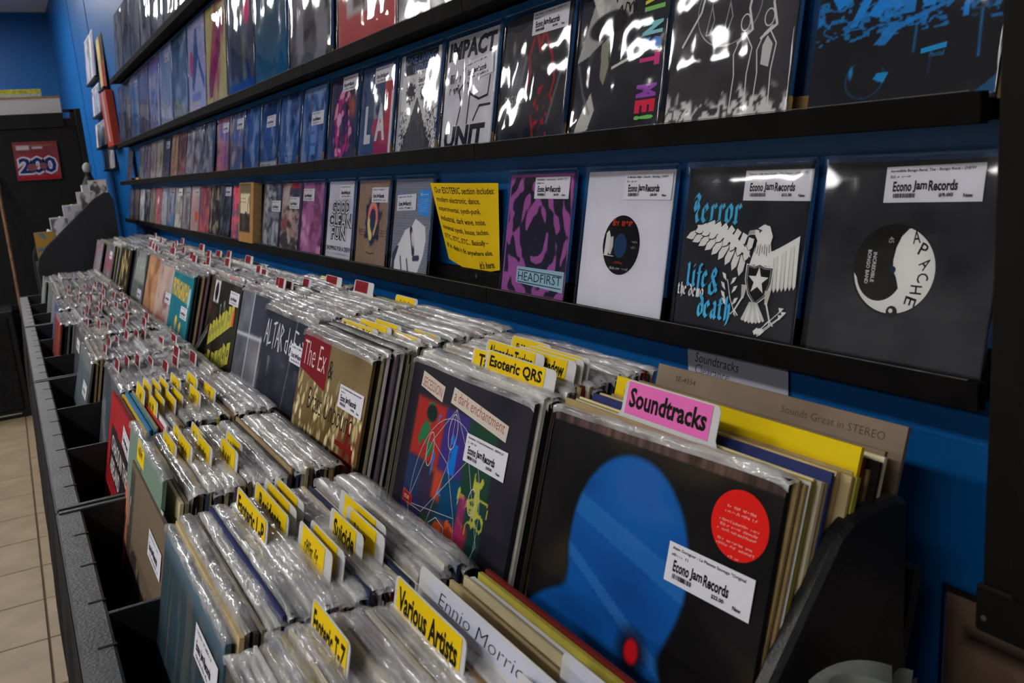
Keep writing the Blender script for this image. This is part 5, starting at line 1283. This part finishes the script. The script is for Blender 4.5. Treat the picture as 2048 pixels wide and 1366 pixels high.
for i, (x, k, f0, f1, w, lb) in enumerate((
 (.172, 0, .70, 1.0, 'Esoteric T-Z', 'yellow-tabbed divider with a letter range, lowest in the picture'),
 (.246, 0, .54, .98, 'Various Artists', 'yellow-tabbed divider reading Various Artists'),
 (.182, 1, .52, .96, 'Esoteric L-P', 'yellow-tabbed divider with an index range, leftmost of the tabs behind the grey teal album'),
 (.204, 1, .52, .97, 'Residents', 'yellow-tabbed divider second from the left behind the grey teal album'),
 (.216, 1, .56, .98, None, 'yellow-tabbed divider third from the left behind the grey teal album'),
 (.228, 1, .60, .98, None, 'yellow-tabbed divider fourth from the left behind the grey teal album'),
 (.212, 1, .14, .48, None, 'yellow-tabbed divider low in front behind the grey teal album'),
 (.222, 1, .12, .46, None, 'yellow-tabbed divider just behind the low front one'),
 (.250, 1, .20, .52, 'Suicide', 'yellow-tabbed divider with a seven-letter name and a wide blank white part'),
 (.266, 1, .15, .50, None, 'yellow-tabbed divider partly sunk behind the seven-letter one'),
 (.276, 1, .22, .66, None, 'long yellow-tabbed divider rightmost behind the grey teal album'))):
    y0 = lb_(k) - S12 / 2
    divider(x, y0 + S12 * f0, y0 + S12 * f1, TOPL + .030, lb, w, YEL, .040, BASEL, LEAN_L, cy=lb_(k), group=DL, seed=i, lw=(.04, .95) if k == 0 or w in ('Residents', 'Esoteric L-P') else (.12, .80))
n = 0
for k, rows in ((2, [(.112, .52, .80), (.150, .50, .88), (.165, .38, .74), (.168, .60, .95), (.186, .30, .64), (.192, .55, .9), (.21, .16, .5), (.225, .3, .62)]), (3, [(.158, .55, .9), (.165, .25, .6), (.172, .62, .98), (.178, .30, .66), (.186, .58, .92), (.194, .25, .62), (.20, .60, .95), (.208, .30, .66), (.222, .62, .98), (.236, .28, .62), (.25, .6, .95), (.262, .3, .64)])):
    for x, f0, f1 in rows:
        y0 = lb_(k) - S12 / 2; n += 1
        divider(x, y0 + S12 * f0, y0 + S12 * f1, TOPL + .026 + .004 * (n % 2), '%s yellow-tabbed divider from the front, behind the %s album' % (ordinal(rows.index((x, f0, f1))), 'dripping-paint' if k == 2 else 'bright red'), None, YEL, .038, BASEL, LEAN_L, cy=lb_(k), group='yellow tabs behind the %s album' % ('dripping-paint' if k == 2 else 'bright red'), seed=n + 40, lw=(.08, .86))
# white handwritten dividers of the nearest lower bay
divider(.268, .405, .690, TOPL + .034, 'white handwritten divider card leaning in the nearest lower bay', 'Ennio Morricone', None, .030, BASEL, LEAN_L, cy=lb_(0))
divider(.258, .39, .50, TOPL + .030, 'blank white divider card in front of the handwritten one', None, None, .030, BASEL, LEAN_L, cy=lb_(0))
divider(.296, .385, .50, TOPL + .032, 'white divider with a single handwritten letter, rearmost in the nearest lower bay', 'J', None, .030, BASEL, LEAN_L, cy=lb_(0))
n = 0
for k in range(4, 10):
    for j in range(8):
        f0 = rr.uniform(.05, .7); y0 = lb_(k) - S12 / 2; n += 1
        divider(.145 + .021 * j + rr.uniform(0, .012), y0 + S12 * f0, y0 + S12 * (f0 + .24), TOPL + .018 + rr.uniform(0, .008), 'red-labelled white divider, %s from the front in lower bay %s from the near end' % (ordinal(j), ordinal(k)), None, (108, 20, 32), .026, BASEL, LEAN_L, cy=lb_(k), group='red-labelled divider tabs in the far lower bins', seed=n + 80, red=True, lw=(.06, .80))

# ---- special sleeves at the back of the soundtrack bay
def plain_lp(x, dy, top, label, art, col, tilt=0.0, lean=LEAN_U, k=0, size=S12):
    mw = frame(x - size * math.sin(lean), ub(k) + dy, top - size * math.cos(lean), lean, 0, tilt)
    return record('twelve_inch_record', label, mw, art, S12, col, None, None, group=None, jacket=J12[1])
a = Art(S12, S12, 40, (60, 50, 44)); a.rect(-1, .918, 2, 2, (212, 172, 10)); a.text('Columbia', .05, .945, .10, .022, (90, 74, 20), -.01); a.poly([(.03, .902), (.30, .885), (.30, .897), (.03, .914)], (30, 26, 22))
plain_lp(.540, .000, TOPU + .018, 'old album with a broad yellow band along its top edge', a, (200, 170, 30))
a = Art(S12, S12, 60, (118, 100, 82)); noisy(a, 14, 8, 6, 3); plain_lp(.572, .004, TOPU + .006, 'brown album with a torn top edge, in front of the tallest brown one', a, (112, 96, 78))
a = Art(S12, S12, 60, (112, 98, 84)); noisy(a, 12, 7, 6, 5); a.text('SE-4334', .10, .955, .10, .018, (60, 50, 42)); a.text('Sounds Great in STEREO', .58, .95, .36, .022, (66, 54, 46), -.01)
plain_lp(.600, .004, TOPU + .020, 'tall worn brown album at the very back of the soundtrack bay', a, (108, 94, 80))

# ================================================================== black display case on the wall at the right edge
dc = empty('display_case', 'black wooden display case hung on the wall at the right edge', 'display case', (0, 0, 0))
MB().box(.545, .316, 1.0, WX - .001, .344, 2.6).build('side_panel', M_CASE, dc, bevel=.002)
MB().box(.545, -.60, 1.0, WX - .001, -.572, 2.6).build('side_panel', M_CASE, dc, bevel=.002)
MB().box(WX - .012, -.572, 1.0, WX - .001, .316, 2.6).build('back_panel', M_CASE, dc)
for z in (1.005, 1.118, 1.36, 1.62, 1.90, 2.2, 2.57):
    MB().box(.55, -.572, z, WX - .012, .316, z + .018).build('shelf_board', M_CASE, dc, bevel=.001)
MB().box(.540, -.60, .998, .5455, .3455, 1.034).build('bottom_rail', M_CASE, dc, bevel=.002)
MB().box(.536, .300, 1.034, .545, .318, 2.6).build('face_strip', M_CASE, dc, bevel=.001)
MB().tube((.5393, .338, 1.010), (.5402, .338, 1.010), .0022, 8).build('screw', M_STEEL, dc)
# low cupboard below it, out of the picture, that carries the leaning sleeve and papers
lc = empty('low_cupboard', 'low black cupboard under the display case, below the picture edge', 'cupboard', (0, 0, 0))
MB().box(.36, -.60, 0, WX - .001, .41, .60).build('cupboard_body', M_CASE, lc, bevel=.003)
MB().box(.35, -.61, .60, WX - .001, .415, .62).build('cupboard_top', M_CASE, lc, bevel=.003)
# brown album in a clear bag leaning on the wall
a = Art(S12, S12, 50, (140, 116, 100)); noisy(a, 10, 3, 3, 3); a.rect(.06, .86, .34, .90, (50, 44, 42)); a.rect(.30, .87, 1, .905, (206, 176, 160)); a.rect(0, .905, 1, 1, (110, 92, 80), .6)
record('twelve_inch_record', 'brown album in a clear bag leaning on the wall at the lower right corner', frame(.668, .305, .6215, math.radians(2.5)), a, S12, (84, 68, 58), BAG12[0], None, jacket=J12[0])
# curled grey papers
pp = empty('paper_bundle', 'bundle of curled grey green papers at the bottom right', 'papers', (.462, .375, .62))
for i in range(7):
    n = 12; m_ = 10; vs = []; fs = []
    for q in range(n):
        for p in range(m_):
            u = p / (m_ - 1); v = q / (n - 1); bend = (i - 3) * .010
            vs.append(((u - .5) * .062 + .018 * v * v * (i % 3 - 1) - .01 + .003 * i, -.02 + .006 * i + bend * v * v - .012 * math.sin(u * 3 + i), v * (.358 - .006 * i + .006 * (i % 2)) + .012 * math.sin(u * 3.1) * v))
    for q in range(n - 1):
        for p in range(m_ - 1):
            k = q * m_ + p; fs.append((k, k + 1, k + m_ + 1, k + m_))
    mesh_obj('paper_sheet', vs, fs, M_PAPERGREY, pp, smooth=True)

# ================================================================== far end of the shop
# slanted rack of small cases beyond the bins, its charcoal side panel towards us
rk = empty('slanted_case_rack', 'slanted charcoal display rack with stepped shelves beyond the record bins', 'rack', (0, 4.95, 0))
side = [(.085, 0), (.475, 0), (.482, 1.12), (.485, 1.27), (.470, 1.315), (.445, 1.318), (.39, 1.288), (.14, 1.075), (.105, 1.03), (.09, .98)]
MB().prism(side, 'y', 0, .02).build('side_panel', M_PANEL, rk, bevel=.003)
MB().prism(side, 'y', .80, .82).build('side_panel', M_PANEL, rk, bevel=.003)
steps = [(.150, 1.035), (.220, 1.10), (.290, 1.16), (.360, 1.22), (.425, 1.272)]
for x, z in steps:
    MB().box(x - .03, .02, z - .03, x + .038, .80, z - .015).build('step_shelf', M_PANEL, rk)
MB().box(.466, .02, 0, .475, .80, 1.24).build('back_board', M_PANEL, rk)
MB().box(.10, .02, .0, .115, .80, .96).build('front_board', M_PANEL, rk)
CDC = [(176, 176, 186), (150, 150, 160), (60, 60, 66), (120, 150, 190), (196, 190, 180), (90, 90, 96)]
def small_case(name, w, h, t, mw, col, label, group, tab=True, seed=1):
    o = empty(name, label, 'CD case', mw=mw, group=group)
    MB().box(-w / 2, 0, -t, w / 2, h, 0).build('case_body', M_WHITE, o, bevel=.0008)
    a = Art(w * .92, h * .92, 16, col); r = random.Random(seed)
    a.m(np.clip((a.fbm(3, 3, seed, 2) - .5) * 6, 0, 1), CDC[(seed * 7) % 6], .8); a.rect(.1, .78, .8, .9, CDC[(seed * 5 + 2) % 6])
    p = use_mesh('case_insert', a.mesh('case_insert'), o); p.location = (0, h * .04, .0005)
    return o
n = 0
steps_n = ('bottom', 'second', 'third', 'fourth', 'top')
for si, (x, z) in enumerate(steps):
    for j in range(3):
        n += 1
        mw = Matrix.Translation((x + .01, 4.95 + .12 + .25 * j, z - .0148)) @ Matrix.Rotation(math.pi, 4, 'Z') @ Matrix.Rotation(math.radians(90 - 14), 4, 'X')
        # cases face the shop: width across Y
        mw = frame(x + .005, 4.95 + .16 + .22 * j, z - .0146, math.radians(14))
        small_case('disc_case', .142, .122, .010, mw, [(170, 170, 180), (140, 146, 160), (150, 120, 90), (190, 186, 180)][n % 4], 'disc case on the %s step of the slanted rack, %s from the near end' % (steps_n[si], ordinal(j)), 'disc cases on the slanted rack', seed=n)
# end-on cases and a gold box that stick out past its near panel
for i, (x, z, w, h, c, lb) in enumerate(((.150, 1.04, .095, .13, (150, 120, 60), 'gold and blue picture box on the lowest step of the slanted rack, facing us'), (.225, 1.10, .085, .13, (176, 176, 184), 'grey disc case facing us on the second step of the slanted rack'), (.292, 1.16, .085, .125, (160, 162, 172), 'pale disc case facing us on the middle step of the slanted rack'), (.362, 1.22, .08, .125, (180, 176, 180), 'pale picture case facing us near the top of the slanted rack'), (.428, 1.272, .085, .125, (190, 186, 186), 'white picture case facing us on the top step of the slanted rack'))):
    mw = Matrix.Translation((x, 4.992 + .002 * i, {0: 1.0202, 1: 1.0852, 2: 1.1452, 3: 1.2052, 4: 1.2572}[i])) @ Matrix.Rotation(math.radians(90), 4, 'X')
    b = empty('picture_case', lb, 'CD case', mw=mw)
    MB().box(-w / 2, 0, -.012, w / 2, h, 0).build('case_body', M_WHITE if i else M_KRAFT, b, bevel=.001)
    a = Art(w * .9, h * .9, 20, c); a.m(np.clip((a.fbm(3, 3, i + 5, 2) - .5) * 6, 0, 1), [(60, 100, 140), (70, 70, 78), (90, 110, 150), (60, 54, 52), (50, 50, 56)][i], .8)
    p = use_mesh('case_insert', a.mesh('case_insert'), b); p.location = (0, h * .04, .0006)
# small bust standing behind the rack
bu = empty('figurine', 'small grey figurine with a round head behind the slanted rack', 'figurine', (.475, 6.05, 1.365))
MB().tube((0, 0, 0), (0, 0, .05), .045, 14, .02).tube((0, 0, .045), (0, 0, .075), .02, 12, .018).build('figure_body', M_CABINET, bu, smooth=False)
bm = bmesh.new(); bmesh.ops.create_icosphere(bm, subdivisions=2, radius=.030); bmesh.ops.scale(bm, vec=(.9, 1, 1.15), verts=bm.verts); bmesh.ops.translate(bm, vec=(0, 0, .098), verts=bm.verts)
me = bpy.data.meshes.new('figure_head'); bm.to_mesh(me); bm.free(); me.materials.append(M_PAPERGREY); smooth(me); use_mesh('figure_head', me, bu)
MB().box(-.05, -.04, -.22, .05, .04, 0).build('pedestal', M_WHITE, bu)
MB().box(-.06, -.05, -1.365, .06, .05, -.22).build('column', M_CABINET, bu)

# tall black cabinet at the back
cb = empty('tall_black_cabinet', 'tall black cabinet at the back with a small framed album on its face', 'cabinet', (0, 6.6, 0))
MB().box(-1.2, 0, 0, .50, .55, 1.80).build('cabinet_body', M_CABINET, cb, bevel=.004)
MB().box(.50, -.03, 0, .535, .56, 1.855).build('side_post', M_CABINET, cb, bevel=.003)
MB().box(-1.2, -.015, 1.745, .43, 0, 1.835).build('top_fascia', M_CABINET, cb, bevel=.002)
MB().box(.47, -.012, 1.745, .505, 0, 1.850).box(.43, -.012, 1.835, .505, 0, 1.855).build('bracket', M_CABINET, cb, bevel=.001)
MB().box(-1.2, -.012, .60, .50, 0, .64).build('middle_rail', M_CABINET, cb, bevel=.002)
fr = empty('framed_album', 'red, white and blue album with big rounded figures on the black cabinet', 'record', mw=Matrix.Translation((.232, 6.588, 1.420)) @ Matrix.Rotation(math.radians(90), 4, 'X') @ Matrix.Rotation(math.radians(-1), 4, 'Z'))
MB().box(-.128, 0, -.004, .128, .242, .004).build('jacket', M_CARD, fr).color = (*alb((110, 60, 60)), 1)
a = Art(.25, .236, 60, (122, 50, 58)); noisy(a, 14, 4, 4, 3); a.rect(0, .68, 1, 1, (96, 58, 60), .7, .04); a.rect(0, 0, 1, .08, (140, 34, 44))
a.rect(.06, .80, .36, .92, (166, 158, 164)); a.rect(.42, .82, .66, .88, (160, 150, 156))
a.text('200', .03, .12, .94, .52, (170, 170, 184), .13); a.text('200', .07, .17, .86, .42, (36, 44, 88), .03)
a.disc(.36, .33, .12, .10, (112, 72, 74), 20); a.disc(.62, .36, .09, .09, (112, 66, 80), 20); a.rect(.0, .9, .9, .93, (150, 110, 80), .5)
p = use_mesh('cover_print', a.mesh('cover_print'), fr); p.location = (0, .003, .0046)
# boxes on top of the cabinet
b1 = empty('white_carton', 'white carton of records on top of the black cabinet', 'box', (.235, 6.66, 1.80))
MB().box(-.20, 0, 0, .20, .32, .145).build('carton_body', M_WHITE, b1, bevel=.006)
MB().box(-.215, .02, 0, -.205, .32, .15).build('kraft_side', M_KRAFT, b1)
MB().box(-.20, -.003, .135, .20, .0, .147).build('carton_lip', M_KRAFT, b1)
b2 = empty('yellow_box', 'flat yellow and green printed box on top of the white carton', 'box', (.18, 6.72, 1.9452))
MB().box(-.155, 0, 0, .155, .2, .055).build('box_body', mat('yellow green box card', (.42, .40, .04), .5, .3, .4, 40), b2, bevel=.002)
MB().box(-.12, -.002, .004, .15, 0, .026).build('box_band', M_PAPERGREY, b2)
b3 = empty('kraft_carton', 'brown carton at the left end on top of the black cabinet', 'box', (-.09, 6.70, 1.80))
MB().box(-.16, 0, 0, .09, .26, .115).build('carton_body', M_KRAFT, b3, bevel=.003)
MB().box(-.161, -.001, .05, .091, .261, .065).build('carton_tape', M_WOODLATH, b3)
# black speaker-like box on the floor and the lath beside it
sp = empty('black_floor_box', 'black box standing on the tiles at the left edge', 'speaker', (-.46, 6.10, 0))
MB().box(-.45, 0, 0, .395, .42, .66).build('box_body', M_CABINET, sp, bevel=.006)
MB().box(-.40, -.008, .05, .36, 0, .62).build('box_grille', M_CLOTH, sp, bevel=.004)
MB().box(.18, -.011, .025, .34, -.008, .032).build('name_strip', M_PAPERGREY, sp)
ls = empty('wooden_lath', 'thin brown wooden lath leaning in front of the black cabinet', 'lath', (0, 0, 0))
MB().tube((-.020, 6.02, 0.0), (-.012, 6.56, 1.42), .011, 8).build('lath_pole', M_WOODLATH, ls)
MB().tube((-.0122, 6.545, 1.383), (-.0112, 6.575, 1.46), .013, 8).build('lath_tip', M_STEEL, ls)

# wall rack of disc cases and the red box, far up the blue wall
wr_ = [(6.98, 2.06, 2.38, 5), (6.92, 1.83, 2.04, 4), (7.05, 1.62, 1.80, 5), (6.78, 1.46, 1.60, 5)]
n = 0
for ri, (y, z0, z1, m_) in enumerate(wr_):
    rk2 = empty('wall_case_rack', 'slim black wall rack holding a row of disc cases, row %s' % ('one from the top', 'two from the top', 'three from the top', 'at the bottom')[ri], 'rack', (0, 0, 0), group='wall racks of disc cases')
    MB().box(.655, y - .42, z0 - .012, WX, y + .24, z0).build('rack_shelf', M_CABINET, rk2)
    MB().box(.680, y - .42, z0, WX, y + .24, z0 + .03).build('rack_back', M_CABINET, rk2)
    for j in range(m_):
        n += 1
        mw = frame(.662, y + .17 - .125 * j, z0 + .0004, math.radians(5))
        small_case('disc_case', .118, (z1 - z0) * .92, .008, mw, [(140, 144, 164), (120, 126, 150), (160, 156, 166), (96, 96, 104)][n % 4], '%s disc case from the far end on the wall rack row %s' % (ordinal(j), ('one from the top', 'two from the top', 'three from the top', 'at the bottom')[ri]), 'disc cases on the wall racks', seed=n + 60)
b = empty('red_box_set', 'tall red box with a pale blue stripe on the far wall', 'box', (.672, 6.17, 1.585))
MB().box(-.030, -.16, 0, .014, .16, .33).build('box_body', M_RED, b, bevel=.002)
MB().box(-.0315, -.04, .03, -.030, .03, .33).build('box_stripe', mat('pale blue stripe', (.25, .36, .42), .5, .3), b)
MB().box(-.032, -.17, -.014, .018, .17, 0).build('box_ledge', M_CABINET, b)
b = empty('yellow_album', 'tan and yellow album with dark red lower half hung high on the far wall', 'record', mw=frame(.668, 6.28, 1.945, math.radians(3)))
MB().box(-.157, 0, -.004, .157, .315, 0).build('jacket', M_CARD, b).color = (*alb((150, 130, 90)), 1)
a = Art(S12, S12, 30, (150, 138, 100)); a.rect(.5, 0, 1, .5, (120, 40, 36)); a.rect(.55, .5, 1, 1, (60, 40, 36)); a.rect(0, .6, .3, .95, (190, 160, 60)); noisy(a, 20, 4, 6, 3)
p = use_mesh('cover_print', a.mesh('cover_print'), b); p.location = (0, 0, .0004)
MB().box(-.17, -.012, -.01, .17, 0, .02).build('hanger_ledge', M_CABINET, b)
